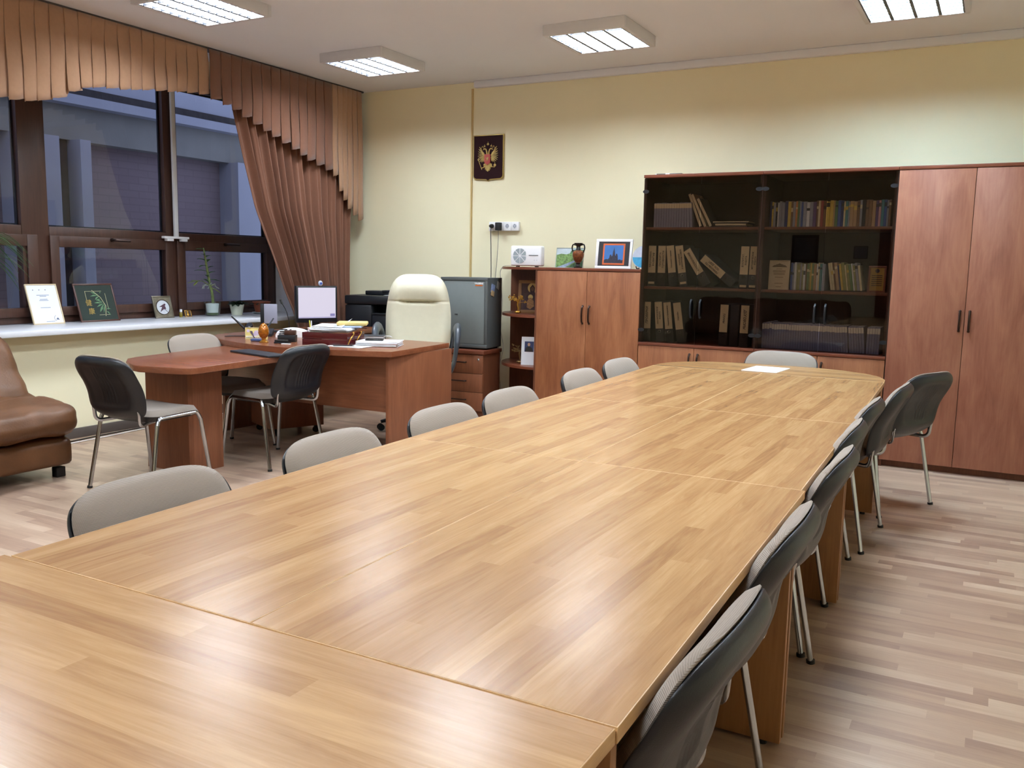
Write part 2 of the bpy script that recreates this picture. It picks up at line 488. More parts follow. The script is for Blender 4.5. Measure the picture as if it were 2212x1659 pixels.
sash(5.545, 6.74, 5.635, 6.655, hy=6.12)
b = BM()
for y0, y1, z0, z1 in ((3.10, 4.125, 1.585, 2.84), (4.345, 5.445, 1.585, 2.84), (5.59, 6.67, 1.585, 2.84), (3.10, 4.15, 0.95, 1.44), (4.40, 5.43, 0.95, 1.44), (5.62, 6.66, 0.95, 1.44), (2.1, 2.95, 0.95, 2.84)):
    gb = BM(); W(gb, y0, y1, z0, z1, -0.003, 0.003, 0)
    obj('glass_pane', gb, M_WINGL, win)
    # black rubber seal ring just behind the pane edge
    W(b, y0, y0+0.015, z0, z1, -0.02, -0.006, 0); W(b, y1-0.015, y1, z0, z1, -0.02, -0.006, 0)
    W(b, y0+0.015, y1-0.015, z1-0.012, z1, -0.02, -0.006, 0); W(b, y0+0.015, y1-0.015, z0, z0+0.012, -0.02, -0.006, 0)
obj('seal', b, M_SEAL, win)
b = BM(); box(b, -6.48, -5.85, 2.0, 6.80, 0.80, 0.841, bev=0.008); box(b, -6.03, -5.85, 6.80, 7.16, 0.80, 0.841, bev=0.008)
struct(obj('window_sill', b, M_SILL))
b = BM(); box(b, -6.478, XW-0.002, 6.785, 6.799, 0.842, 2.899); struct(obj('trim_3', b, M_SILL))
t = thing('blind_rail', 'white vertical rail with a T-shaped foot in front of the window mullion', 'rail', (-6.44, 5.52, 1.53))
b = BM(); box(b, -0.012, 0.012, -0.02, 0.02, 0.02, 1.36, bev=0.003); obj('rail', b, M_WHITE, t)
b = BM(); box(b, -0.012, 0.03, -0.15, 0.12, 0, 0.02, bev=0.003); box(b, -0.01, 0.03, -0.12, -0.05, -0.022, 0.0, bev=0.003); box(b, -0.01, 0.03, 0.04, 0.10, -0.022, 0.0, bev=0.003)
obj('foot', b, M_WHITE, t)

# courtyard seen through the glass
M_EXTW = mat('courtyard_white_render', '#a3a6b4', rough=0.8, noise=0.04, nscale=3)
M_EXTG = mat('courtyard_grey_lintel', '#8b8a86', rough=0.85, noise=0.06, nscale=4)
M_EXTD = mat('courtyard_dark_gap', '#3f3b3c', rough=0.9, noise=0.2, nscale=12)
def brickmat():
    m, nt, bs = newmat('courtyard_brick')
    tc = nd(nt, 'ShaderNodeTexCoord'); mp = nd(nt, 'ShaderNodeMapping'); mp.inputs['Rotation'].default_value = (PI/2, 0, PI/2)
    sep = nd(nt, 'ShaderNodeSeparateXYZ'); cb = nd(nt, 'ShaderNodeCombineXYZ')
    nt.links.new(tc.outputs['Object'], sep.inputs[0]); nt.links.new(sep.outputs[1], cb.inputs[0]); nt.links.new(sep.outputs[2], cb.inputs[1])
    br = nd(nt, 'ShaderNodeTexBrick')
    br.inputs['Color1'].default_value = hexc('#84757a'); br.inputs['Color2'].default_value = hexc('#887a7e'); br.inputs['Mortar'].default_value = hexc('#7f7175')
    br.inputs['Scale'].default_value = 1.0; br.inputs['Brick Width'].default_value = 0.26; br.inputs['Row Height'].default_value = 0.078; br.inputs['Mortar Size'].default_value = 0.006
    nt.links.new(cb.outputs[0], br.inputs['Vector']); nt.links.new(br.outputs['Color'], bs.inputs['Base Color'])
    bs.inputs['Roughness'].default_value = 0.9
    return m
M_BRICK = brickmat()
b1 = BM(); box(b1, -8.75, -8.62, 1.5, 9.6, -0.2, 2.56)
b2 = BM(); box(b2, -8.62, -8.45, 1.5, 9.6, 2.54, 2.88); b2w = BM(); box(b2w, -8.62, -8.30, 1.5, 9.6, 2.88, 2.975); box(b2w, -8.75, -8.42, 1.5, 9.6, 3.07, 3.9)
for y0, y1 in ((5.30, 5.72), (5.95, 6.07), (8.08, 8.55), (2.6, 3.0)):
    box(b2w, -8.62, -8.3, y0, y1, -0.2, 2.54)
b3 = BM(); box(b3, -8.62, -8.40, 1.5, 9.6, 2.975, 3.07); box(b3, -8.62, -8.5, 5.74, 5.94, -0.2, 2.54)
struct(obj('wall_courtyard', [(b1, M_BRICK), (b2, M_EXTG), (b2w, M_EXTW), (b3, M_EXTD)]))
b = BM(); box(b, -8.75, -6.62, 1.5, 9.6, -0.3, -0.2); struct(obj('ground_courtyard', b, M_EXTG))

# ------------------------------------------------------------------ ceiling luminaires
M_LAMP = mat('lamp_glow', '#ffffff', emit=LAMP_COLOR + (1,), estr=LAMP_STRENGTH)
M_LAMPC = mat('lamp_glow_cool', '#ffffff', emit=(0.60, 0.82, 1.0, 1), estr=LAMP_STRENGTH*1.35)
M_LOUVRE_REFL = mat('louvre_painted_reflection', '#1e2026', rough=0.3, metal=0.0, noise=0.01)  # near-black colour stands in for dark reflections in the aluminium fins
M_HOUS = mat('luminaire_housing', '#d9dade', rough=0.45, noise=0.01)
def make_light(label, loc):
    t = thing('ceiling_light', label, 'ceiling light', loc, 0, 'square louvred ceiling lights')
    h = 0.305
    b = BM()
    box(b, -h, h, -h, -h+0.03, -0.075, 0, bev=0.004); box(b, -h, h, h-0.03, h, -0.075, 0, bev=0.004)
    box(b, -h, -h+0.03, -h+0.03, h-0.03, -0.075, 0, bev=0.004); box(b, h-0.03, h, -h+0.03, h-0.03, -0.075, 0, bev=0.004)
    box(b, -h+0.03, h-0.03, -h+0.03, h-0.03, -0.012, -0.002)
    obj('housing', b, M_HOUS, t)
    for k in range(4):
        x = -0.206 + k*0.1375
        b = BM(); box(b, x-0.052, x+0.052, -0.27, 0.27, -0.052, -0.0125)
        obj('lamp', b, M_LAMP, t)
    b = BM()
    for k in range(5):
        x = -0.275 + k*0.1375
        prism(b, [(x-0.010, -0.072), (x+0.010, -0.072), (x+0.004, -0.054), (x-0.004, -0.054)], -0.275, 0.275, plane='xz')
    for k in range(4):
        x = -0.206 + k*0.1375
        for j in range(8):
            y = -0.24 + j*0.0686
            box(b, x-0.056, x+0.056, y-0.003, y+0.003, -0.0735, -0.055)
    obj('louvre', b, M_LOUVRE_REFL, t)
    return t
lx, ly = (-4.65, -2.635, -0.60), (6.03, 4.25, 2.45, -0.60)
LL = {(0, 0): 'square louvred ceiling light nearest the curtained corner', (1, 0): 'square louvred ceiling light near the middle of the far wall',
      (2, 0): 'square ceiling light at the top right, in front of the wardrobe wall', (0, 1): 'square louvred ceiling light over the tan valance, cut by the top edge of the photo'}
L0 = None
for i, x in enumerate(lx):
    for j, y in enumerate(ly):
        lab = LL.get((i, j), 'ceiling light behind the camera view, %s row from far wall, %s column from windows' % (ordinal(j), ordinal(i)))
        if L0 is None: L0 = make_light(lab, (x, y, ZC))
        else:
            lt = dup(L0, (x, y, ZC), 0, lab)
            if (i, j) == (2, 0):        # this fitting holds cooler, stronger tubes
                for c in lt.children:
                    if c.name.startswith('lamp'): c.data = c.data.copy(); c.data.materials[0] = M_LAMPC

# ------------------------------------------------------------------ curtains
XC = -5.63
def interp(tab, y):
    if y <= tab[0][0]: return tab[0][1]
    for (a, b_), (c, d_) in zip(tab, tab[1:]):
        if y <= c: return b_ + (d_-b_)*(y-a)/(c-a)
    return tab[-1][1]
def valance(name, y0, y1, pitch, bottom, m, label, x=XC, flare=0.018, lean=0.0):
    n = max(1, round((y1-y0)/pitch)); p = (y1-y0)/n
    b = BM()
    prof = [(0.0, 0.0, 0.0), (0.03, 0.9, 0.012), (0.10, 1.0, 0.0), (0.3, 0.92, 0), (0.5, 0.78, 0), (0.75, 0.5, 0), (0.95, 0.14, 0), (1.0, 0.0, 0), (1.02, -0.02, -0.0)]
    rnd = random.Random(5)
    NV = 12
    cols = []
    for k in range(n):
        jit = rnd.uniform(-0.15, 0.15)
        for s, a, back in prof[:-1]:
            yy = y0 + (k+s)*p
            zb = interp(bottom, y0+(k+0.5)*p) - 0.012 + 0.030*s + rnd.uniform(-0.002, 0.002)
            col = []
            for j in range(NV+1):
                v = j/NV
                amp = 0.004 + flare*v*(1+jit)
                dy = -lean*v*v - (0.018*v if a > 0.85 and s < 0.2 else 0.0)
                curl = 0.008*math.sin(v*PI*0.5)
                col.append(b.verts.new((x + a*amp + curl + 0.004*math.sin(7*v+k), yy + dy + 0.01*math.sin(k*1.7)*v, 3.0 + (zb-3.0)*v)))
            cols.append(col)
    for A, B_ in zip(cols, cols[1:]):
        for j in range(NV): b.faces.new((A[j], A[j+1], B_[j+1], B_[j]))
    o = obj(name, b, m, angle=50)
    md = o.modifiers.new('thick', 'SOLIDIFY'); md.thickness = 0.003
    tag(o, label, 'curtain')
    return o
tanb = [(2.0, 2.34), (3.2, 2.335), (3.49, 2.338), (3.67, 2.349), (3.86, 2.384), (3.98, 2.444), (4.03, 2.49), (4.15, 2.518), (4.53, 2.569), (4.95, 2.626), (5.18, 2.646)]
brnb = [(5.18, 2.63), (5.30, 2.61), (5.47, 2.575), (5.62, 2.517), (5.95, 2.41), (6.30, 2.29), (6.66, 2.19)]
tan2 = [(6.63, 2.27), (6.70, 2.17), (6.76, 2.05), (6.92, 1.876), (7.02, 1.80), (7.10, 1.755)]
valance('valance_curtain', 2.0, 5.185, 0.104, tanb, M_TAN, 'long tan pleated valance hanging across the top of the window', x=XC)
valance('valance_curtain', 5.19, 6.655, 0.112, brnb, M_BRN, 'reddish brown pleated valance stepping down diagonally over the drape', x=XC+0.012, flare=0.015)
valance('valance_curtain', 6.665, 7.11, 0.075, tan2, M_TAN, 'short tan pleated tail hanging in the corner beside the drape', x=XC+0.005, flare=0.016)
# the brown drape gathered towards the corner
leftb = [(0.30, 6.42), (0.888, 6.18), (1.10, 6.055), (1.37, 5.93), (1.60, 5.81), (1.80, 5.71), (2.2, 5.585), (2.60, 5.475), (2.95, 5.42)]
rightb = [(0.30, 6.95), (1.2, 6.93), (1.8, 6.95), (2.4, 7.02), (2.95, 7.08)]
b = BM()
NU, NV = 300, 40
rnd = random.Random(11)
fold = []; ph = 0
for i in range(NU+1):
    u = i/NU
    fold.append(math.sin(2*PI*(13.5*u + 0.9*math.sin(5*u) + 0.25*math.sin(17*u))) + 0.35*math.sin(2*PI*(31*u+0.3)))
def drape(u, v):
    z = 2.95 + (0.30-2.95)*v
    yl, yr = interp(leftb, z), interp(rightb, z)
    uu = u
    k = min(NU, int(round(u*NU)))
    amp = 0.034 + 0.012*math.sin(PI*v)
    y = yl + (yr-yl)*(uu + 0.012*fold[k]*0.5)
    edge = min(1.0, u*12)
    return (XC - 0.055 + amp*fold[k]*edge + 0.01*math.sin(9*u+4*v), y, z)
grid(b, NU, NV, drape)
o = obj('drape_curtain', b, M_BRN, angle=80); md = o.modifiers.new('thick', 'SOLIDIFY'); md.thickness = 0.003
tag(o, 'full length reddish brown drape gathered towards the room corner', 'curtain')
b = BM(); box(b, XC-0.10, XC-0.0, 2.0, 7.15, 3.001, ZC-0.0005); obj_ = obj('curtain_rail', b, mat('rail_dark', '#4a4444', rough=0.6)); tag(obj_, 'thin dark ceiling rail running above the valances', 'curtain rail')

# ------------------------------------------------------------------ stacking chair (faces +Y locally)
def make_chair(name, label):
    t = thing(name, label, 'chair')
    # legs and seat frame: flattened chrome tube, one inverted U per side
    for s in (-1, 1):
        for fr, (yt, yb) in enumerate(((-0.150, -0.225), (0.160, 0.215))):
            bm = BM()
            tube(bm, [(s*0.268, yb, 0.008), (s*0.243, yt, 0.415)], 0.0145, seg=12, rx=0.7)
            lg = obj('leg', bm, M_CHROME, t)
            bm = BM(); tube(bm, [(s*0.2685, yb-0.001 if not fr else yb+0.001, 0.0), (s*0.268, yb*0.997, 0.013)], 0.0150, seg=12)
            obj('rubber_foot', bm, M_RUB, lg)
    bm = BM()
    for s in (-1, 1):
        tube(bm, arc_pts([(s*0.243, -0.150, 0.413), (s*0.239, -0.135, 0.452), (s*0.236, 0.140, 0.458), (s*0.243, 0.160, 0.413)], 0.04, 6), 0.0145, seg=12, rx=0.75)
    for y in (-0.10, 0.13):
        tube(bm, arc_pts([(-0.236, y, 0.452), (-0.17, y, 0.43), (0.17, y, 0.43), (0.236, y, 0.452)], 0.03, 3), 0.009, seg=8)
    obj('seat_frame', bm, M_CHROME, t)
    for s in (-1, 1):
        bm = BM()
        tube(bm, arc_pts([(s*0.13, 0.11, 0.427), (s*0.14, -0.10, 0.422), (s*0.19, -0.222, 0.412), (s*0.194, -0.228, 0.49), (s*0.188, -0.240, 0.54)], 0.06, 6), 0.011, seg=10, rx=0.7)
        obj('back_support', bm, M_CHROME, t)
    # seat: upholstered pad over a black pan
    def outl(u, v, w, y0, y1, r):
        """rounded rectangle from the unit square"""
        x = (2*u-1); y = (2*v-1)
        n = 5.0
        m_ = max(abs(x), abs(y), 1e-6)
        k = m_/((abs(x)**n + abs(y)**n)**(1/n)) if m_ > 1e-5 else 1
        x *= k; y *= k
        return x, y
    def seat_shape(th_top, zoff, inset):
        def f(u, v):
            x, y = outl(u, v, 0, 0, 0, 0)
            e0 = max(abs(2*u-1), abs(2*v-1))
            wx = 0.237-inset - 0.012*(1-(y+1)/2)*0.5
            X = x*wx; Y = 0.0 + y*(0.208-inset)
            e = e0
            edge = max(0.0, 1-((1-e)/0.12)) if e > 0.88 else 0
            z = 0.462 - 0.010*(1-x*x) + zoff + 0.012*(Y/0.2)*0 - (0.030*max(0, (y-0.55)/0.45)**2)*0.7 + 0.012*max(0, (-y-0.6)/0.4)**2
            z += th_top*(1-edge**2)
            return (X, Y, z)
        return f
    bm = BM(); sheet(bm, 20, 20, seat_shape(0.036, 0.0, 0.0), seat_shape(-0.004, 0.0, 0.002))
    obj('seat', bm, M_FABD, t, angle=60)
    bm = BM(); sheet(bm, 16, 16, seat_shape(-0.004, -0.0015, -0.002), seat_shape(-0.028, -0.004, 0.008))
    obj('seat_pan', bm, M_BLACKP, t, angle=60)
    # backrest
    Z0, Z1, W0 = 0.495, 0.812, 0.240
    def bsurf(u, v, off, grow=0.0):
        x, y = 2*u-1, 2*v-1
        n = 4.2 if y > 0 else 8.0
        m_ = max(abs(x), abs(y), 1e-6)
        k = m_/max(1e-9, (abs(x)**n + abs(y)**n)**(1/n))
        x *= k; y *= k
        w = W0 + grow - 0.010*(1-y)/2
        X = x*w
        Z = (Z0+Z1)/2 + y*((Z1-Z0)/2+grow)
        if y < 0: Z += -0.028*(1-x*x)*(y*y) + 0.012*abs(x)**3*y*y*0     # dropped centre of the lower edge
        t_ = (Z-Z0)/(Z1-Z0)
        Y = -0.218 - 0.098*t_ - 0.020*t_*t_ + 0.155*X*X*(1.5+0.4*t_)      # lean and sideways wrap
        Y -= -0.018*math.exp(-((t_-0.35)/0.25)**2)                      # lumbar bulge
        return X, Y+off, Z, m_
    def pad_f(u, v):
        X, Y, Z, e = bsurf(u, v, 0)
        return (X, Y + 0.011*(1-max(0, (e-0.9)/0.1)**2) + 0.025*(1-max(0, (e-0.5)/0.5)**2), Z)
    def pad_b(u, v):
        X, Y, Z, e = bsurf(u, v, 0, -0.002)
        return (X, Y-0.004, Z)
    bm = BM(); sheet(bm, 24, 24, pad_f, pad_b)
    obj('backrest', bm, M_FAB, t, angle=80)
    def sh_f(u, v):
        X, Y, Z, e = bsurf(u, v, -0.0045, 0.002)
        Z -= 0.010*(2*v-1) if v > 0.5 else 0.022*(1-2*v)
        return (X*1.025, Y+0.003, Z)
    def sh_b(u, v):
        X, Y, Z, e = bsurf(u, v, 0, 0.002)
        Z -= 0.010*(2*v-1) if v > 0.5 else 0.022*(1-2*v)
        th = 0.036*(1-max(0, (e-0.68)/0.32)**2.4)
        if e < 0.70: th -= 0.006*min(1, (0.70-e)/0.10)
        rib = 0.0
        if e < 0.60 and abs(X) < 0.06:
            rib = 0.004*max(0, math.cos(X*2*PI/0.024))
        return (X*1.025, Y - 0.006 - th - rib, Z)
    bm = BM(); sheet(bm, 56, 36, sh_f, sh_b)
    obj('back_shell', bm, M_BLACKP, t, angle=75)
    return t
CH = make_chair('stacking_chair', 'nearest grey-beige chair on the left side of the meeting table')
R = math.radians
gl, gr = 'chairs along the left side of the meeting table', 'chairs along the right side of the meeting table'
CH.location = (-1.525, 1.47, 0); CH.rotation_euler = (0, 0, R(-90)); CH['group'] = gl
left = [((-1.515, 2.155), -89, 'second grey-beige chair from the camera on the left side of the meeting table'),
        ((-1.525, 2.805), -90, 'third chair along the left side of the table, before the desk end panel'),
        ((-1.55, 3.378), -91, 'fourth chair along the left side of the table, before the safe drawer unit'),
        ((-1.60, 4.25), -90, 'fifth chair along the left side of the table, before the low cabinet'),
        ((-1.645, 4.90), -92, 'farthest grey-beige chair on the left side of the meeting table')]
for (x, y), a, lab in left: dup(CH, (x, y, 0), R(a), lab, gl)
right = [((-0.655, 1.36), 89, 'nearest chair on the right side of the meeting table, at the bottom edge'),
         ((-0.68, 2.00), 91, 'second chair from the camera on the right side of the meeting table'),
         ((-0.70, 2.80), 90, 'third chair from the camera on the right side of the meeting table'),
         ((-0.745, 3.37), 91, 'fourth chair from the camera on the right side of the meeting table'),
         ((-0.76, 4.05), 89, 'fifth chair from the camera on the right side of the meeting table'),
         ((-0.70, 4.72), 87, 'sixth chair on the right side, just before the turned chair by the wardrobe')]
for (x, y), a, lab in right: dup(CH, (x, y, 0), R(a), lab, gr)
dup(CH, (-0.58, 5.50, 0), R(65), 'chair standing turned and apart at the far right end, in front of the wardrobe')
dup(CH, (-1.26, 5.76, 0), R(179), 'grey-beige chair at the far head of the meeting table, behind the sheet of paper')
gd = 'chairs round the desk extension'
dup(CH, (-4.36, 3.505, 0), R(0), 'chair seen from behind at the near end of the reddish desk extension', gd)
dup(CH, (-4.275, 4.43, 0), R(90), 'chair seen from behind at the right side of the reddish desk extension', gd)
dup(CH, (-4.83, 4.53, 0), R(-90), 'chair facing the camera behind the reddish desk extension, by the windowsill', gd)

# ------------------------------------------------------------------ meeting table, module by module
yl = [1.03, 2.478, 3.70, 5.23]
xl = [-1.712, -1.764, -1.803, -1.868]
xc = [-1.055, -1.107, -1.143, -1.190]
xr = [-0.395, -0.437, -0.472, -0.521]
ZT, TH = 0.75, 0.024
G = 0.0006
def module(label, poly, legs, matt=M_TABLE):
    cx = sum(p[0] for p in poly)/len(poly); cy = sum(p[1] for p in poly)/len(poly)
    t = thing('meeting_table', label, 'table', (cx, cy, 0), 0, 'light wood modules of the meeting table')
    hw = max(p[0] for p in poly)-cx; hh = max(p[1] for p in poly)-cy
    kx, ky = (hw-0.0022)/hw, (hh-0.0022)/hh
    bm = BM(); prism(bm, [((x-cx)*kx, (y-cy)*ky) for x, y in poly], ZT-0.004, ZT)
    obj('tabletop', bm, matt, t, angle=40)
    bm = BM(); prism(bm, [(x-cx, y-cy) for x, y in poly], ZT-TH, ZT-0.0003, bev=0.0008)
    obj('edge_band', bm, M_TEDGE, t, angle=40)
    for (x0, x1, y0, y1) in legs:
        bm = BM(); box(bm, x0-cx, x1-cx, y0-cy, y1-cy, 0.012, ZT-TH-0.001, bev=0.001)
        o = obj('leg_panel', bm, M_TLEG, t)
        bm = BM()
        for xx in (x0+0.05, x1-0.05): lathe(bm, [(0.014, 0.0), (0.014, 0.012)], 10, (xx-cx, (y0+y1)/2-cy, 0))
        obj('foot', bm, M_RUB, o)
    if len(legs) == 2 and len(poly) == 4:
        x0, x1, y0, y1 = legs[0]; xm = (x0 + x1)/2
        bm = BM(); box(bm, xm-0.009-cx, xm+0.009-cx, y1+0.001-cy, legs[1][2]-0.001-cy, 0.42, ZT-TH-0.001, bev=0.001)
        obj('modesty_panel', bm, M_TLEG, t)
    return t
nm = ['nearest', 'middle', 'farthest']
for k in range(3):
    y0, y1 = yl[k]+G, yl[k+1]-G
    ro = 0.010 if k == 0 else 0.0
    module('%s light wood table module on the left side of the centre seam' % nm[k],
           [(xl[k], y0), (xc[k]-G, y0), (xc[k+1]-G, y1), (xl[k+1], y1)],
           [(xl[k]+0.05, xc[k]-0.08, y0+0.012, y0+0.034), (xl[k+1]+0.05, xc[k+1]-0.08, y1-0.034, y1-0.012)])
    module('%s light wood table module on the right side of the centre seam' % nm[k],
           [(xc[k]+G, y0), (xr[k], y0), (xr[k+1]+ro, y1), (xc[k+1]+G, y1)],
           [(xc[k]+0.08, xr[k]-0.012, y0+0.008, y0+0.030), (xc[k+1]+0.08, xr[k+1]-0.012, y1-0.030, y1-0.008)])
endp = [(-1.868, 5.233), (-0.521, 5.233), (-0.530, 5.36), (-0.575, 5.50), (-0.66, 5.61), (-0.80, 5.70), (-1.00, 5.768), (-1.22, 5.775), (-1.44, 5.745), (-1.62, 5.69), (-1.756, 5.60), (-1.83, 5.50), (-1.865, 5.37)]
module('rounded light wood end piece closing the far end of the meeting table', endp, [(-1.22, -1.18, 5.27, 5.50)], M_TABLEX)
module('light wood table set crosswise at the near end, filling the bottom left corner', [(-1.745, 0.36), (-0.400, 0.36), (-0.397, 1.027), (-1.728, 1.027)],
       [(-1.69, -1.668, 0.42, 0.99), (-0.455, -0.433, 0.42, 0.99)], M_TABLEX)
bm = BM(); box(bm, -0.105, 0.105, -0.148, 0.148, 0, 0.003, M=Mt(0, 0, 0, 0, 0, R(-4)))
tag(obj('paper_sheet', bm, M_PAPER), 'white sheet of paper lying on the far end of the meeting table', 'paper', loc=(-1.215, 5.45, ZT+0.0005))

# ------------------------------------------------------------------ cupboards along the far wall
FY = 6.595
def arc_handle(parent, x, z0, z1, y=0.0, m=None):
    bm = BM()
    pts = [(x, y-0.004, z1), (x, y-0.022, z1-0.012), (x, y-0.030, (z0+z1)/2), (x, y-0.022, z0+0.012), (x, y-0.004, z0)]
    tube(bm, arc_pts(pts, 0.03, 5), [0.0075]*len(arc_pts(pts, 0.03, 5)), seg=8)
    ball(bm, (x, y-0.006, z1), 0.009, 1, 0.8, 1, 10, 8); ball(bm, (x, y-0.006, z0), 0.009, 1, 0.8, 1, 10, 8)
    return obj('handle', bm, m or M_BRASS, parent)
# low cabinet
t = thing('low_cabinet', 'waist-high cherry wood cabinet with two plain doors and objects standing on top', 'cabinet', (-2.934, FY, 0))
w = 0.4555
bm = BM()
box(bm, -w, -w+0.018, 0.020, 0.575, 0.0, 1.318); box(bm, w-0.018, w, 0.020, 0.575, 0.0, 1.318)
box(bm, -w+0.018, w-0.018, 0.565, 0.575, 0.0, 1.318); box(bm, -w+0.018, w-0.018, 0.03, 0.565, 0.06, 0.078)
box(bm, -w+0.018, w-0.018, 0.05, 0.066, 0.0, 0.06)
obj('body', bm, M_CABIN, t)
bm = BM(); box(bm, -w, w, -0.004, 0.58, 1.319, 1.341, bev=0.002); obj('top', bm, M_CABD, t)
for s in (-1, 1):
    bm = BM(); x0, x1 = (-w+0.002, -0.0015) if s < 0 else (0.0015, w-0.002)
    box(bm, x0, x1, 0.0, 0.018, 0.065, 1.315, bev=0.0015); dd = obj('door', bm, M_CAB, t)
    arc_handle(dd, s*0.029, 0.895, 1.035)
# quarter-round open end shelves
t = thing('corner_shelf_unit', 'open end unit with quarter-round cherry wood shelves beside the low cabinet', 'shelf unit', (-3.392, 7.17, 0))
def qd(r, z0, z1):
    bm = BM(); pts = [(0, 0)] + [(-r*math.cos(a), -r*math.sin(a)) for a in [PI/2*k/14 for k in range(15)]]
    prism(bm, pts, z0, z1, bev=0.003); return bm
bm = BM(); box(bm, -0.56, 0, 0.001, 0.017, 0.0, 1.318); obj('back_panel', bm, M_CABIN, t)
bm = BM(); box(bm, -0.0155, -0.001, -0.565, -0.001, 0.0, 1.318); obj('side_panel', bm, M_CABIN, t)
for z in (0.05, 0.475, 0.915):
    b_ = qd(0.550, z, z+0.022); bmesh.ops.translate(b_, verts=b_.verts, vec=(-0.016, 0, 0)); obj('shelf', b_, M_CABD, t)
b_ = qd(0.570, 1.319, 1.341); obj('top', b_, M_CABD, t)
# glazed bookcases
def bookcase(xa, xb, label):
    cx = (xa+xb)/2; w = (xb-xa)/2
    t = thing('bookcase', label, 'bookcase', (cx, FY, 0), 0, 'glazed bookcases')
    bm = BM()
    box(bm, -w, -w+0.020, 0.019, 0.575, 0.0, 2.038); box(bm, w-0.020, w, 0.019, 0.575, 0.0, 2.038)
    box(bm, -w+0.02, w-0.02, 0.565, 0.575, 0.0, 2.038); box(bm, -w+0.02, w-0.02, 0.03, 0.565, 0.06, 0.08)
    box(bm, -w+0.02, w-0.02, 0.05, 0.066, 0.0, 0.06)
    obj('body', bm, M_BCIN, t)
    bm = BM(); box(bm, -w, w, -0.004, 0.58, 2.039, 2.062, bev=0.002); obj('top', bm, M_CABD, t)
    bm = BM(); box(bm, -w+0.0, w-0.0, -0.006, 0.0185, 0.750, 0.772, bev=0.002); box(bm, -w+0.021, w-0.021, 0.019, 0.564, 0.752, 0.772); obj('ledge', bm, M_CABD, t)
    for z in (1.190, 1.645):
        bm = BM(); box(bm, -w+0.021, w-0.021, 0.028, 0.564, z, z+0.020, bev=0.001); obj('shelf', bm, M_CABIN, t)
    for s in (-1, 1):
        x0, x1 = (-w+0.003, -0.0015) if s < 0 else (0.0015, w-0.003)
        bm = BM(); box(bm, x0, x1, 0.0, 0.018, 0.065, 0.747, bev=0.0015); dd = obj('door', bm, M_CAB, t)
        arc_handle(dd, s*0.032, 0.590, 0.700)
        bm = BM(); box(bm, x0, x1, 0.0, 0.005, 0.777, 2.034, bev=0.0008, seg=1); gd_ = obj('glass_door', bm, M_TINT, t)
        arc_handle(gd_, s*0.036, 0.985, 1.115, -0.001, M_BLACKP)
        for z in (0.87, 1.935):
            bm = BM(); disc(bm, (s*(w-0.022), -0.001, z), 0.026, (0, -1, 0), 0.008, 20, 0.95, 0.55)
            obj('hinge', bm, M_BLACKP, gd_)
    return t
bookcase(-2.478, -1.568, 'left smoked-glass bookcase holding black binders with tan labels')
bookcase(-1.566, -0.662, 'right smoked-glass bookcase full of books and a long row of journals')
t = thing('wardrobe', 'tall cherry wood wardrobe with two plain doors at the right edge', 'wardrobe', (-0.194, FY, 0))
w = 0.4655
bm = BM()
box(bm, -w, -w+0.02, 0.020, 0.575, 0.0, 2.038); box(bm, w-0.02, w, 0.020, 0.575, 0.0, 2.038); box(bm, -w+0.02, w-0.02, 0.565, 0.575, 0.0, 2.038)
box(bm, -w+0.02, w-0.02, 0.05, 0.066, 0.0, 0.06)
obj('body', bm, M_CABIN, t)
bm = BM(); box(bm, -w, w, -0.004, 0.58, 2.039, 2.062, bev=0.002); obj('top', bm, M_CABD, t)
M_WARD = wood('wardrobe_cherry', ['#7a4c3a', '#8c5845', '#99654f', '#a5715b'], axis='z', band=5, rough=0.36, spec=0.5, grain=0.25)
for s in (-1, 1):
    x0, x1 = (-w+0.002, -0.0015) if s < 0 else (0.0015, w-0.002)
    bm = BM(); box(bm, x0, x1, 0.0, 0.018, 0.05, 2.036, bev=0.0015); dd = obj('door', bm, M_WARD, t)
    arc_handle(dd, s*0.029, 0.975, 1.105)

# binders
BIND = mat('binder_black', '#16181a', rough=0.5, noise=0.08, nscale=30)
BINDG = mat('binder_charcoal', '#2a2d2f', rough=0.5, noise=0.08, nscale=30)
def binder(x, z, lean, words, label, m=BIND, up_=True, sz=0.020, shear=0.0, bottom=None, w=0.066):
    t = thing('ring_binder', label, 'binder', (x, 6.665, z), 0, 'black binders in the left bookcase')
    L = Matrix.Rotation(R(-lean), 4, 'Y')
    h = 0.318
    bm = BM(); box(bm, -w/2, w/2, 0.001, 0.28, 0.0, h, bev=0.004, M=L); obj('cover', bm, m, t)
    bm = BM(); box(bm, -w/2+0.003, w/2-0.003, -0.0008, 0.0009, 0.105, 0.313, M=L); lb = obj('spine_label', bm, M_LABEL, t)
    bm = BM()
    n = len(words)
    for i, s in enumerate(words):
        off = (i-(n-1)/2)*sz*1.25 if n > 1 else 0.0
        rot = PI/2 if up_ else -PI/2
        xo = off if up_ else -off
        text(bm, s, sz, L @ Matrix.Translation((xo, -0.0013, 0.209)) @ FACE @ Matrix.Rotation(rot, 4, 'Z'), bold=0.0006, shear=shear, squeeze=0.95)
    obj('lettering', bm, M_INK, lb)
    bm = BM()
    disc(bm, L @ Vector((0, 0.0008, 0.083)), 0.0125, (0, -1, 0), 0.0022, 20); rg = obj('finger_ring', bm, M_CHROME, t)
    bm = BM(); disc(bm, L @ Vector((0, -0.0015, 0.083)), 0.0095, (0, -1, 0), 0.0008, 20); obj('ring_hole', bm, M_RUB, rg)
    if bottom is not None:
        bm = BM(); box(bm, -0.024, 0.024, -0.001, 0.0009, 0.018+bottom, 0.035+bottom, M=L); obj('tag_label', bm, M_LABEL, t)
    return t
zs = 1.2115
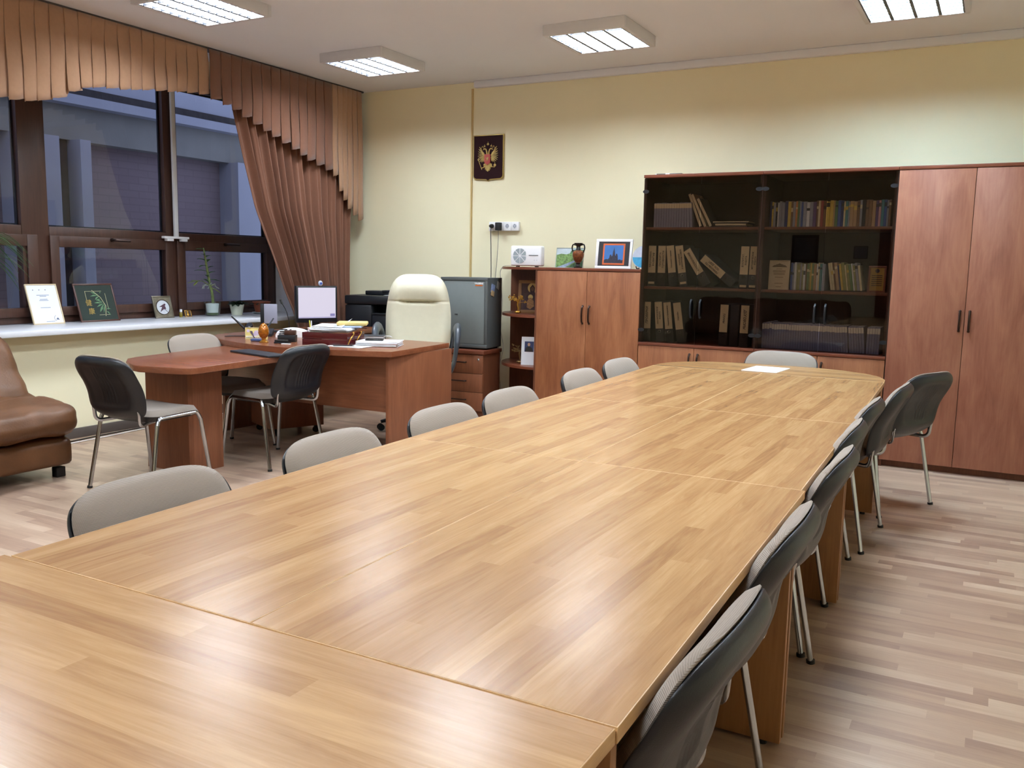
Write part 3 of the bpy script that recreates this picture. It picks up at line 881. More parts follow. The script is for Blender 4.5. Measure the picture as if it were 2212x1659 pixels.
binder(-2.413, zs, 0, ['ПРОГРАММА', 'РАЗВИТИЯ'], 'first black binder from the left on the middle shelf, tan label in two lines', bottom=0.0)
binder(-2.332, zs, 0.5, ['ПАСПОРТА', 'ГОТОВНОСТИ'], 'second black binder from the left on the middle shelf, tan two-line label')
binder(-2.235, zs+0.004, 6.5, ['Положения и приказы'], 'third binder on the middle shelf, slightly leaning, with small lettering', BINDG, sz=0.013)
binder(-2.150, zs+0.005, 9, ['ПОЛОЖЕНИЕ', 'О ШКОЛЬНОМ СОВЕТЕ'], 'fourth binder on the middle shelf, leaning left beside the small-lettered one', BINDG, sz=0.014, bottom=0.0)
binder(-1.966, zs+0.020, 33, ['РАСПОРЯЖЕНИЯ'], 'fifth binder on the middle shelf, leaning far over to the left', BINDG, sz=0.020)
binder(-1.765, zs+0.028, 51, ['ПРИКАЗЫ ПО', 'ОСН. ДЕЯТ.'], 'sixth binder on the middle shelf, almost lying, tan label in two lines', BINDG, sz=0.020)
binder(-1.692, zs, -1, ['ВОСПИТАТ.', 'РАБОТА'], 'second binder from the right on the middle shelf, tan label torn below', BINDG, sz=0.018, bottom=-0.008)
binder(-1.623, zs, -1, ['МЕТОДИЧЕСКАЯ', 'РАБОТА'], 'rightmost binder on the middle shelf, against the bookcase side', BINDG, sz=0.016, bottom=-0.008)
zs = 0.7735
binder(-2.434, zs, 1, ['ПРОВЕРКИ'], 'leftmost binder on the bottom shelf, lettered in bold italics', sz=0.026, shear=0.25)
binder(-2.322, zs+0.003, 5, ['АНАЛИТИЧЕСКАЯ', 'РАБОТА'], 'second binder on the bottom shelf with a wide two-line label', BINDG, sz=0.016)
binder(-2.240, zs+0.004, 7, ['Переписка с учреждениями'], 'third binder on the bottom shelf with small lettering, leaning left', sz=0.012)
binder(-2.150, zs+0.005, 9, ['Жалобы'], 'fourth binder on the bottom shelf with one short word, leaning left', sz=0.018)
binder(-1.826, zs, -1.0, ['ПЛАНЫ'], 'binder with one short word, standing alone right of centre on the bottom shelf', up_=False, sz=0.020)
binder(-1.667, zs, -0.5, ['ДОГОВОРЫ'], 'rightmost binder on the bottom shelf with bold italic lettering', up_=False, sz=0.026, shear=0.25)
bm = BM(); box(bm, -0.033, 0.033, 0.0, 0.28, 0, 0.318, bev=0.004); tag(obj('ring_binder', bm, BIND), 'unlabelled black binder between the two labelled ones on the bottom shelf', 'binder', 'black binders in the left bookcase', loc=(-1.745, 6.675, zs))

# books: one mesh per book
def book(name, label, x, y, z, w, h, d, m, lean=0.0, group=None, band=None, bandz=None, cat='book', pages=True):
    L = Matrix.Rotation(R(-lean), 4, 'Y')
    bs = []
    bm = BM(); box(bm, 0, w, 0, d, 0, h, bev=min(0.002, w*0.2), seg=1, M=L); bs.append((bm, m))
    if band:
        bm = BM(); box(bm, 0.0004, w-0.0004, -0.0007, 0.001, bandz[0], bandz[1], M=L); bs.append((bm, band))
    if pages and w > 0.012:
        bm = BM(); box(bm, 0.002, w-0.002, 0.004, d-0.002, h-0.002, h+0.0006, M=L); bs.append((bm, M_PAPER))
    o = obj(name, bs)
    tag(o, label, cat, group, loc=(x, y, z))
    return o
rnd = random.Random(3)
JG = mat('journal_grey', '#7f7f8a', rough=0.5, noise=0.08, nscale=25)
JG2 = mat('journal_bluegrey', '#6f7590', rough=0.5, noise=0.08, nscale=25)
# grey journals on the top shelf of the left bookcase
x = -2.418; n = 15
for i in range(n):
    wj = 0.0195
    lean = 0 if i < 11 else (i-10)*1.0
    book('journal', 'tan-banded grey journal, %s from the left on the left bookcase top shelf' % ordinal(i), x, 6.68, 1.6655, wj, 0.188+rnd.uniform(-0.003, 0.003), 0.22, JG, lean, 'grey journals on the top shelf', M_LABEL, (0.147, 0.182), cat='journal')
    x += wj+0.0008 + (0.002 if i >= 10 else 0)
M_DKB = mat('dark_cover', '#2b2522', rough=0.5, noise=0.1)
M_CRM = mat('cream_pages', '#cdbb93', rough=0.7, noise=0.05)
for i, (xx, hh, ln, mm, nmn) in enumerate(((-2.055, 0.27, 22, M_DKB, 'tall dark book'), (-2.020, 0.27, 25, M_CRM, 'tall cream-edged book'), (-1.975, 0.24, 28, M_DKB, 'dark cream-edged book'))):
    book('album', '%s leaning against the grey journals, %s of three' % (nmn, ordinal(i)), xx, 6.70, 1.668, 0.020, hh, 0.24, mm, ln, 'leaning albums on the top shelf', M_CRM if mm is M_DKB else None, (0.004, hh-0.004), cat='book')
for i, (z0, w0, mm) in enumerate(((0.0, 0.25, M_DKB), (0.015, 0.235, M_CRM), (0.028, 0.26, M_DKB), (0.037, 0.27, M_CRM))):
    bm = BM(); box(bm, -w0/2, w0/2, 0, 0.20, 0, 0.0125 if i != 3 else 0.008, bev=0.002, seg=1)
    tag(obj('folder', bm, mm), 'folder lying flat beside the leaning albums, %s from the bottom' % ordinal(i), 'folder', 'flat pile on the top shelf', loc=(-1.815, 6.69, 1.6655+z0))

PAL = {'blue': '#3b5690', 'navy': '#27345f', 'yellow': '#c8ab48', 'white': '#c9c9c2', 'grey': '#8d9094', 'teal': '#3f7d7d', 'red': '#8c3a36', 'orange': '#c47c40', 'brown': '#6f5138',
       'green': '#5d7a4c', 'cream': '#cdbf93', 'purple': '#5f4a6e', 'olive': '#8a8a4f', 'pink': '#b98a86', 'black': '#232426', 'tan': '#a88a62'}
PM = {k: mat('cover_'+k, v, rough=0.5, noise=0.10, nscale=30) for k, v in PAL.items()}
def row(colors, x0, x1, y, z, hbase, hvar, group, where, leans=None, d=0.17, seed=1):
    rnd = random.Random(seed)
    ws = [rnd.uniform(0.6, 1.5) for _ in colors]
    tot = sum(ws); gaps = 0.0006
    sc = (x1-x0-gaps*len(colors))/tot
    x = x0; used = {}
    for i, c in enumerate(colors):
        used[c] = used.get(c, 0)+1
    seen = {}
    for i, c in enumerate(colors):
        seen[c] = seen.get(c, 0)+1
        w = ws[i]*sc
        ln = leans(i) if leans else 0
        h = hbase + rnd.uniform(-hvar, hvar)
        lab = ('only %s-spined book on %s' % (c, where)) if used[c] == 1 else '%s %s-spined book from left on %s' % (ordinal(seen[c]-1), c, where)
        bd = rnd.choice([None, None, 'cream', 'black', 'yellow'])
        bc = PM[bd] if bd and bd != c else None
        z0 = rnd.uniform(0.55, 0.8)*h
        book('book', lab, x, y + rnd.uniform(0, 0.006), z, w, h, d, PM[c], ln, group, bc, (z0, z0+rnd.uniform(0.01, 0.03)))
        x += w+gaps
top = 'navy yellow grey black white grey grey navy yellow brown grey orange green grey blue grey white grey purple brown cream red brown yellow yellow tan green blue navy cream teal grey tan tan brown grey black brown brown tan purple pink teal blue grey brown'.split()
row(top, -1.530, -0.705, 6.70, 1.6655, 0.182, 0.006, 'books on the top shelf of the right bookcase', 'the top shelf of the right bookcase', seed=4)
mid1 = 'blue grey white olive olive grey olive white brown green olive yellow green tan white cream teal grey'.split()
row(mid1, -1.355, -1.115, 6.70, 1.2115, 0.196, 0.008, 'books on the middle shelf of the right bookcase, upright half', 'the upright left half of the middle shelf', seed=7)
mid2 = 'cream cream brown tan navy yellow olive cream olive green white olive grey cream'.split()
row(mid2, -1.070, -0.855, 6.70, 1.2175, 0.190, 0.010, 'books on the middle shelf of the right bookcase, leaning half', 'the leaning right half of the middle shelf', leans=lambda i: 9.0, seed=9)
# long journal row on the lowest shelf
n = 46; x = -1.538; pitch = (0.815)/n
M_JL = mat('journal_label', '#ded9c6', rough=0.8, noise=0.05)
for i in range(n):
    ln = 0 if i < 16 else min(6, (i-15)*0.4)
    if i >= n-5: ln = 0
    if i in (35, n-5): x += 0.006
    hh = 0.190 + (0.010 if i == 3 else 0) + rnd.uniform(-0.002, 0.002)
    book('journal', 'pale-labelled blue-grey journal, %s from left in the long lowest-shelf row' % ordinal(i), x, 6.69+rnd.uniform(0, 0.004), 0.7740, pitch-0.0012, hh, 0.21, JG2, ln,
         'blue-grey journals on the lowest shelf', M_JL, (hh-0.046, hh-0.006), cat='journal')
    x += pitch - (0.0003 if i > 30 else 0)
# framed certificate and plaque
def flatpic(name, label, cat, loc, w, h, frame_m, fw_, face_m, rz=0, tilt=0, depth=0.012, group=None, extra=None):
    """frame leaning back by tilt degrees, base centre at loc; faces -Y locally"""
    t = thing(name, label, cat, loc, rz, group)
    L = Matrix.Rotation(R(-tilt), 4, 'X')
    bm = BM()
    box(bm, -w/2, w/2, 0, depth, 0, fw_, bev=0.001, M=L); box(bm, -w/2, w/2, 0, depth, h-fw_, h, bev=0.001, M=L)
    box(bm, -w/2, -w/2+fw_, 0, depth, fw_, h-fw_, bev=0.001, M=L); box(bm, w/2-fw_, w/2, 0, depth, fw_, h-fw_, bev=0.001, M=L)
    obj('frame', bm, frame_m, t)
    bm = BM(); box(bm, -w/2+fw_, w/2-fw_, 0.004, depth-0.001, fw_, h-fw_, M=L); face = obj('picture', bm, face_m, t)
    def add(nm_, bmx, mx): return obj(nm_, bmx, mx, face)
    if extra: extra(add, L)
    return t
def cert_extra(add, L):
    bm = BM()
    for i in range(3): prism(bm, [(-0.055+0.018*i, 0.165+0.008*i), (0.055-0.018*i, 0.165+0.008*i), (0.04-0.018*i, 0.180+0.006*i), (-0.04+0.018*i, 0.180+0.006*i)], 0.0015, 0.0038, plane='xz')
    for i, (zz, ww) in enumerate(((0.150, 0.02), (0.137, 0.045), (0.129, 0.045), (0.118, 0.04), (0.109, 0.04), (0.09, 0.03), (0.045, 0.03), (0.02, 0.02))):
        box(bm, -ww, ww, 0.002, 0.0038, zz, zz+0.0035)
    bmesh.ops.transform(bm, matrix=L, verts=bm.verts)
    add('lettering', bm, mat('faded_ink', '#7d6a4a', rough=0.8))
flatpic('certificate', 'cream certificate standing at the left on the middle shelf of the right bookcase', 'certificate', (-1.440, 6.70, 1.2115), 0.148, 0.215, M_CRM, 0.006, M_CRM, extra=cert_extra, tilt=3)
def plq(add, L):
    bm = BM()
    for i in range(6): box(bm, -0.035, 0.035, 0.002, 0.0038, 0.045+i*0.014, 0.050+i*0.014)
    disc(bm, (0, 0.0035, 0.15), 0.014, (0, -1, 0), 0.003)
    bmesh.ops.transform(bm, matrix=L, verts=bm.verts)
    add('lettering', bm, M_INK)
flatpic('award_plaque', 'brown award plaque leaning at the right end of the middle shelf', 'plaque', (-0.765, 6.69, 1.2120), 0.115, 0.185, M_CABD, 0.012, mat('plaque_gold', '#a07f3c', rough=0.4, metal=0.5, noise=0.1), tilt=6, extra=plq)

# ------------------------------------------------------------------ things on top of the low cabinet (z 1.341)
ZL = 1.3415
t = thing('radio', 'white table radio with a round grey speaker grille on the end of the low cabinet', 'radio', (-3.635, 6.85, ZL), R(4))
bm = BM(); box(bm, -0.145, 0.145, 0, 0.085, 0.008, 0.182, bev=0.014, seg=3); obj('body', bm, M_WHITE, t)
bm = BM()
for k in range(8):
    a0, a1 = 2*PI*k/8+0.06, 2*PI*(k+1)/8-0.06
    pts = [(-0.055+0.008*math.cos((a0+a1)/2), 0.095+0.008*math.sin((a0+a1)/2))] + [(-0.055+0.064*math.cos(a0+(a1-a0)*j/5), 0.095+0.064*math.sin(a0+(a1-a0)*j/5)) for j in range(6)]
    pts = [(min(px_, 0.002), pz_) for px_, pz_ in pts]
    try: prism(bm, pts, -0.0022, 0.0005, plane='xz')
    except Exception: pass
obj('speaker_grille', bm, mat('grille_grey', '#9aa5ab', rough=0.6, noise=0.1, nscale=300), t)
bm = BM(); box(bm, 0.03, 0.118, -0.002, 0.0005, 0.096, 0.103); obj('display', bm, mat('display_grey', '#5c6468', rough=0.4), t)
for xk in (0.085, 0.108):
    bm = BM(); disc(bm, (xk, 0.001, 0.058), 0.006, (0, -1, 0), 0.004, 12); obj('knob', bm, M_HOUS, t)
bm = BM(); box(bm, -0.10, -0.08, 0.02, 0.06, 0, 0.009); box(bm, 0.08, 0.10, 0.02, 0.06, 0, 0.009); obj('foot', bm, M_RUB, t)

def land(add, L):
    def poly(pts, m, nm_='painted_shape', y=0.0022):
        b_ = BM(); prism(b_, pts, y, 0.0038, plane='xz'); bmesh.ops.transform(b_, matrix=L, verts=b_.verts); return add(nm_, b_, m)
    G1 = mat('paint_leafy', '#6f8f55', rough=0.8, noise=0.5, nscale=60); G2 = mat('paint_dark_leafy', '#4c6b4e', rough=0.8, noise=0.5, nscale=60)
    poly([(-0.122, 0.0), (0.122, 0.0), (0.122, 0.125), (0.06, 0.135), (0.01, 0.128), (-0.03, 0.115), (-0.08, 0.12), (-0.122, 0.11)], G1, 'meadow')
    poly([(-0.0, 0.123), (0.122, 0.115), (0.122, 0.155), (0.05, 0.158), (0.01, 0.148)], G2, 'treeline', 0.0015)
    poly([(-0.122, 0.0), (-0.04, 0.0), (0.10, 0.078), (0.122, 0.10), (0.06, 0.070), (-0.07, 0.018)], mat('paint_river', '#8ea3b8', rough=0.6, noise=0.25, nscale=50), 'river', 0.0010)
    poly([(-0.02, 0.0), (0.122, 0.0), (0.122, 0.06), (0.07, 0.05)], G2, 'near_bank', 0.0008)
flatpic('landscape_picture', 'small unframed landscape picture of a meadow and stream behind the vase', 'picture', (-3.245, 6.90, ZL), 0.255, 0.172, mat('pale_edge', '#aeb8b0', rough=0.7), 0.003, mat('paint_sky', '#b9c8cf', rough=0.7, noise=0.1, nscale=20), rz=R(2), tilt=10, extra=land)

t = thing('amphora_vase', 'black and orange two-handled vase standing on the low cabinet', 'vase', (-3.13, 6.84, ZL))
M_VB = mat('glaze_black', '#121110', rough=0.2, spec=0.6); M_VO = mat('glaze_orange', '#74401f', rough=0.3, noise=0.55, nscale=45)
bm = BM(); lathe(bm, [(0.034, 0), (0.036, 0.008), (0.022, 0.014), (0.016, 0.03), (0.022, 0.046)], 28); obj('foot', bm, M_VB, t)
bm = BM(); lathe(bm, [(0.022, 0.047), (0.036, 0.065), (0.047, 0.095), (0.050, 0.118), (0.044, 0.136), (0.024, 0.146)], 28); obj('body', bm, M_VO, t)
bm = BM(); lathe(bm, [(0.024, 0.1465), (0.018, 0.16), (0.017, 0.178), (0.028, 0.192), (0.036, 0.200), (0.036, 0.207), (0.028, 0.207), (0.024, 0.19)], 28); obj('neck', bm, M_VB, t)
for s in (-1, 1):
    bm = BM(); tube(bm, arc_pts([(s*0.046, 0, 0.128), (s*0.060, 0, 0.165), (s*0.050, 0, 0.198), (s*0.026, 0, 0.190)], 0.02, 5), 0.006, seg=8); obj('handle', bm, M_VB, t)
bm = BM(); lathe(bm, [(0.0235, 0.0455), (0.026, 0.0465), (0.0235, 0.0475)], 28); obj('ring', bm, mat('glaze_pink', '#b9806b', rough=0.4), t)

def towers(add, L):
    def poly(pts, m, nm_, y=0.0015):
        b_ = BM(); prism(b_, pts, y, 0.0038, plane='xz'); bmesh.ops.transform(b_, matrix=L, verts=b_.verts); return add(nm_, b_, m)
    def ring(w, h, z, fw2, m, nm_, y):
        b_ = BM()
        box(b_, -w/2, w/2, y, 0.0039, z, z+fw2); box(b_, -w/2, w/2, y, 0.0039, z+h-fw2, z+h); box(b_, -w/2, -w/2+fw2, y, 0.0039, z+fw2, z+h-fw2); box(b_, w/2-fw2, w/2, y, 0.0039, z+fw2, z+h-fw2)
        bmesh.ops.transform(b_, matrix=L, verts=b_.verts); return add(nm_, b_, m)
    ring(0.19, 0.175, 0.032, 0.013, mat('orange_mat', '#d0683a', rough=0.8, noise=0.02), 'mat_board', 0.0012)
    b_ = BM(); box(b_, -0.082, 0.082, 0.0020, 0.0039, 0.0452, 0.1938); bmesh.ops.transform(b_, matrix=L, verts=b_.verts); add('photo', b_, mat('photo_sky_blue', '#3f74b8', rough=0.35, noise=0.12, nscale=9))
    D = mat('photo_silhouette', '#2c2a3a', rough=0.5, noise=0.5, nscale=120)
    pts = [(-0.082, 0.0455), (0.082, 0.0455), (0.082, 0.072), (0.066, 0.070), (0.058, 0.078), (0.040, 0.072), (0.036, 0.105), (0.031, 0.122), (0.024, 0.126), (0.019, 0.116), (0.018, 0.105), (0.013, 0.112), (0.008, 0.142), (0.004, 0.158), (0.001, 0.180), (-0.002, 0.158), (-0.006, 0.140),
           (-0.010, 0.108), (-0.016, 0.100), (-0.020, 0.112), (-0.027, 0.118), (-0.033, 0.110), (-0.036, 0.088), (-0.05, 0.076), (-0.064, 0.080), (-0.082, 0.070)]
    poly(pts, D, 'tower_silhouette', 0.0008)
flatpic('framed_photo', 'white framed photo of a domed building on an orange and black mat', 'picture frame', (-2.825, 6.86, ZL), 0.315, 0.245, M_WHITE, 0.022, mat('black_mat', '#2b2b30', rough=0.7), rz=R(3), tilt=8, extra=towers)

t = thing('display_plate', 'blue and white decorative plate on a black easel next to the bookcase', 'plate', (-2.575, 6.88, ZL))
L = Matrix.Rotation(R(-12), 4, 'X')
bm = BM(); disc(bm, L @ Vector((0.0, 0.0, 0.100)), 0.092, (0, -math.cos(R(12)), math.sin(R(12))), 0.008, 32); obj('plate', bm, mat('plate_pale', '#bcc4d2', rough=0.25, noise=0.06, nscale=30), t)
bm = BM(); pts = [(0.088*math.cos(a), 0.100+0.088*math.sin(a)) for a in [PI+0.05+(PI-0.1)*k/14 for k in range(15)]]; prism(bm, pts, -0.0098, -0.0082, plane='xz'); bmesh.ops.transform(bm, matrix=L, verts=bm.verts)
obj('blue_half', bm, mat('plate_blue', '#3f9ac4', rough=0.25, noise=0.15, nscale=30), t)
bm = BM()
for s in (-1, 1):
    tube(bm, arc_pts([(s*0.035, -0.045, 0.022), (s*0.035, -0.035, 0.004), (s*0.035, 0.03, 0.004), (s*0.02, 0.040, 0.09)], 0.012, 3), 0.0045, seg=6)
obj('easel', bm, M_BLACKP, t)

t = thing('flat_packet', 'flat black and white packet lying on top of the left bookcase', 'packet', (-2.33, 6.74, 2.0625), R(3))
bm = BM(); box(bm, -0.11, 0.105, 0, 0.16, 0, 0.022, bev=0.006); obj('wrap', bm, mat('packet_dark', '#252b2c', rough=0.3, noise=0.3, nscale=40), t)
bm = BM(); box(bm, -0.028, 0.004, -0.0015, 0.1, 0.001, 0.0235); box(bm, -0.112, -0.098, -0.001, 0.16, 0.0, 0.021, bev=0.003); obj('white_label', bm, M_WHITE, t)

# ------------------------------------------------------------------ things on the corner shelves
def icon_extra(add, L):
    def P(nm_, m, f, y):
        b_ = BM(); f(b_, y); bmesh.ops.transform(b_, matrix=L, verts=b_.verts); add(nm_, b_, m)
    IG = mat('icon_gold', '#c9ab6a', rough=0.45, metal=0.3, noise=0.1); ID = mat('icon_dark_robe', '#3a2026', rough=0.6, noise=0.25, nscale=60)
    P('halo', IG, lambda b_, y: disc(b_, (0.015, 0.0035, 0.222), 0.044, (0, -1, 0), 0.0010, 24), 0)
    P('robed_figure', ID, lambda b_, y: prism(b_, [(-0.065, 0.035), (0.09, 0.035), (0.09, 0.12), (0.06, 0.165), (0.035, 0.18), (0.036, 0.225), (0.015, 0.252), (-0.008, 0.225), (-0.006, 0.18), (-0.03, 0.16), (-0.055, 0.12)], 0.0012, 0.0036, plane='xz'), 0)
    P('face', mat('icon_face', '#6b4a38', rough=0.6), lambda b_, y: disc(b_, (0.015, 0.0012, 0.215), 0.014, (0, -1, 0), 0.0006, 16, 1, 1.4), 0)
    P('small_halo', IG, lambda b_, y: disc(b_, (0.0, 0.0012, 0.142), 0.022, (0, -1, 0), 0.0008, 20), 0)
    P('small_figure', mat('icon_ochre', '#9c6f42', rough=0.6, noise=0.35, nscale=80), lambda b_, y: prism(b_, [(-0.03, 0.05), (0.0, 0.035), (0.035, 0.06), (0.03, 0.105), (0.012, 0.135), (-0.012, 0.135), (-0.03, 0.10)], -0.0002, 0.0012, plane='xz'), 0)
flatpic('icon_panel', 'wooden religious icon panel with gold halos on the upper corner shelf', 'icon', (-3.625, 6.93, 0.9375), 0.225, 0.290, mat('icon_wood', '#8c6238', rough=0.5, noise=0.15, nscale=12), 0.028, mat('icon_ground', '#4a2f2b', rough=0.6, noise=0.15, nscale=40), rz=R(14), tilt=6, depth=0.02, extra=icon_extra)
def gold_tree(loc, sc, label, seed, m=M_GOLD, rz=0):
    rnd = random.Random(seed)
    t = thing('wire_tree', label, 'ornament', loc, rz, 'gold wire trees on the corner shelves')
    bm = BM(); ball(bm, (0, 0, 0.010*sc), 0.030*sc, 1.1, 0.8, 0.4); ball(bm, (0.014*sc, 0.0, 0.012*sc), 0.018*sc, 1, 1, 0.6); 
    bmesh.ops.translate(bm, verts=bm.verts, vec=(0, 0, 0.004*sc)); obj('base', bm, m, t)
    bm = BM(); tube(bm, arc_pts([(0, 0, 0.015*sc), (0.008*sc, 0, 0.05*sc), (-0.006*sc, 0, 0.08*sc), (0.004*sc, 0, 0.11*sc)], 0.02, 4), 0.007*sc, seg=8)
    tips = []
    for k in range(16):
        a = rnd.uniform(0, 2*PI); r_ = rnd.uniform(0.03, 0.085)*sc; z = rnd.uniform(0.10, 0.175)*sc
        p = (r_*math.cos(a), r_*math.sin(a)*0.6, z); tips.append(p)
        tube(bm, [(0.003*sc, 0, rnd.uniform(0.09, 0.11)*sc), (p[0]*0.5, p[1]*0.5, z*0.85+0.012*sc), p], 0.0018*sc, seg=5)
    obj('trunk', bm, m, t)
    bm = BM()
    for p in tips:
        for q in range(4):
            ball(bm, (p[0]+rnd.uniform(-1, 1)*0.012*sc, p[1]+rnd.uniform(-1, 1)*0.008*sc, p[2]+rnd.uniform(-1, 1)*0.012*sc), 0.0052*sc, 1.5, 0.6, 0.9, 6, 5)
    obj('leaves', bm, m, t)
gold_tree((-3.665, 6.78, 0.9375), 0.98, 'gold wire tree ornament in front of the icon panel on the upper corner shelf', 2)
gold_tree((-3.665, 6.83, 0.4975), 1.0, 'bronze-coloured wire tree ornament on the lower corner shelf', 8, mat('bronze_wire', '#8a6c46', rough=0.35, metal=0.8, noise=0.1))
def cardx(add, L):
    b_ = BM(); box(b_, -0.035, 0.045, 0.0015, 0.0039, 0.115, 0.205); bmesh.ops.transform(b_, matrix=L, verts=b_.verts); add('photo', b_, mat('photo_blue_dark', '#2f3a66', rough=0.4, noise=0.2, nscale=30))
    b_ = BM(); disc(b_, (0.003, 0.0014, 0.178), 0.012, (0, -1, 0), 0.0006, 14, 1, 1.25); bmesh.ops.transform(b_, matrix=L, verts=b_.verts); add('photo_face', b_, mat('photo_skin', '#c39a80', rough=0.6))
    b_ = BM(); prism(b_, [(-0.03, 0.116), (0.04, 0.116), (0.03, 0.15), (0.008, 0.162), (-0.004, 0.162), (-0.024, 0.15)], 0.0009, 0.0014, plane='xz'); bmesh.ops.transform(b_, matrix=L, verts=b_.verts); add('photo_suit', b_, M_INK)
flatpic('photo_card', 'white standing card with a small portrait photo on the lower corner shelf', 'card', (-3.545, 6.76, 0.4975), 0.125, 0.245, M_WHITE, 0.004, M_PAPER, rz=R(18), tilt=8, extra=cardx)
book('book', 'teal book standing behind the portrait card on the lower corner shelf', -3.545, 6.93, 0.4975, 0.035, 0.30, 0.16, PM['teal'], 0)

# ------------------------------------------------------------------ wall emblem
t = thing('wall_emblem', 'dark red shield plaque with a gold two-headed eagle on the far wall', 'emblem', (-4.222, YB, 2.33))
def shield(w, h0, h1, n=8):
    pts = [(-w, h1), (w, h1), (w, -h0+0.03)]
    for k in range(n+1):
        a = -PI/2*k/n; pts.append((w-0.03+0.03*math.cos(a), -h0+0.03*math.sin(a)))
    pts += [(0.02, -h0-0.035), (0, -h0-0.048), (-0.02, -h0-0.035)]
    for k in range(n+1):
        a = -PI/2-PI/2*k/n; pts.append((-w+0.03+0.03*math.cos(a), -h0+0.03*math.sin(a)))
    return pts
bm = BM(); prism(bm, shield(0.160, 0.165, 0.205), -0.016, -0.001, plane='xz'); obj('rim', bm, mat('plaque_gold_rim', '#b39a55', rough=0.35, metal=0.6, noise=0.05), t)
bm = BM(); prism(bm, shield(0.152, 0.157, 0.197), -0.0185, -0.0162, plane='xz'); obj('field', bm, mat('plaque_maroon', '#24070c', rough=0.6, spec=0.15, noise=0.1), t)
K = 0.335
M_EG = mat('eagle_gold', '#c9b06a', rough=0.35, metal=0.45, noise=0.12, nscale=80)
bm = BM()
def feather(p, q, w):
    p = Vector(p); q = Vector(q); d = (q-p); n_ = Vector((-d.y, d.x)).normalized()*w
    pts = [p-n_*0.4, p+d*0.6-n_, q-n_*0.55, q+d*0.03, q+n_*0.55, p+d*0.6+n_, p+n_*0.4]
    prism(bm, [(a.x*K, a.y*K+0.01) for a in pts], -0.0240-0.002*random.random(), -0.0187, plane='xz')
tips = [(-.27, .26), (-.29, .20), (-.305, .14), (-.31, .08), (-.315, .02), (-.305, -.04), (-.29, -.09), (-.255, -.13), (-.21, -.145), (-.165, -.145), (-.125, -.13)]
random.seed(4)
for s in (-1, 1):
    for i, (a, b_) in enumerate(tips):
        f = i/10
        feather((s*(.15-.05*f), .09-.11*f), (-s*a, b_), 0.0105)
    feather((s*0.10, 0.02), (s*0.20, 0.14), 0.03)
    tube(bm, [(s*x_*K, -0.024, z_*K+0.01) for x_, z_ in ((.03, .02), (.035, .12), (.06, .19), (.10, .21), (.13, .195))], [0.009, 0.007, 0.006, 0.007, 0.005], seg=8)
    tube(bm, [(s*.12*K, -0.026, .20*K+0.01), (s*.165*K, -0.026, .175*K+0.01)], [0.005, 0.0012], seg=6)
    ball(bm, (s*.105*K, -0.024, .275*K+0.01), 0.0085); tube(bm, [(s*.105*K, -0.024, .275*K+0.01), (s*.105*K, -0.024, .325*K+0.01)], 0.0018, seg=5)
    tube(bm, arc_pts([(s*.14*K, -0.022, .25*K), (s*.18*K, -0.022, .33*K), (s*.21*K, -0.022, .25*K)], 0.02, 3), 0.0022, seg=5)
    tube(bm, [(s*.04*K, -0.023, -.16*K), (s*.10*K, -0.023, -.19*K), (s*.12*K, -0.023, -.25*K), (s*.05*K, -0.023, -.27*K)], [0.010, 0.012, 0.006, 0.003], seg=6)
    for k in range(4): feather((s*0.01, -.20), (s*(.02+.032*k), -.385+.018*k*k*0.6), 0.016)
feather((0, -.18), (0, -.40), 0.018)
ball(bm, (0, -0.025, .325*K+0.01), 0.012, 1, .6, .9); tube(bm, [(0, -0.024, .35*K), (0, -0.024, .42*K)], 0.002, seg=5)
ball(bm, (0, -0.024, 0.01-0.02*K), 0.024, 0.9, 0.4, 1.4)
tube(bm, [(-.30*K, -0.024, -.06*K), (-.185*K, -0.024, -.32*K)], 0.003, seg=6); ball(bm, (-.30*K, -0.024, -.05*K), 0.008)
ball(bm, (.225*K, -0.024, -.21*K), 0.013, 1, .6, 1); tube(bm, [(.225*K, -0.024, -.21*K), (.225*K, -0.024, -.13*K)], 0.002, seg=5)
tube(bm, [(-.11*K, -0.023, -.25*K), (-.20*K, -0.023, -.28*K)], 0.004, seg=6); tube(bm, [(.11*K, -0.023, -.25*K), (.22*K, -0.023, -.26*K)], 0.004, seg=6)
obj('eagle', bm, M_EG, t)
bm = BM(); prism(bm, [(-.092*K, .055*K+0.01), (.092*K, .055*K+0.01), (.092*K, -.13*K), (.05*K, -.17*K), (0, -.20*K), (-.05*K, -.17*K), (-.092*K, -.13*K)], -0.0360, -0.0262, plane='xz'); sh = obj('breast_shield', bm, mat('shield_red', '#a8433a', rough=0.4), t)
bm = BM(); ball(bm, (0.002, -0.037, -.03*K), 0.010, 0.9, 0.3, 1.3, 8, 6); tube(bm, [(-.03*K, -0.037, -.10*K), (0, -0.037, -.05*K), (.04*K, -0.037, .0)], 0.003, seg=5); tube(bm, [(-.045*K, -0.037, .0), (.03*K, -0.037, -.09*K)], 0.002, seg=5); obj('rider_relief', bm, M_EG, sh)

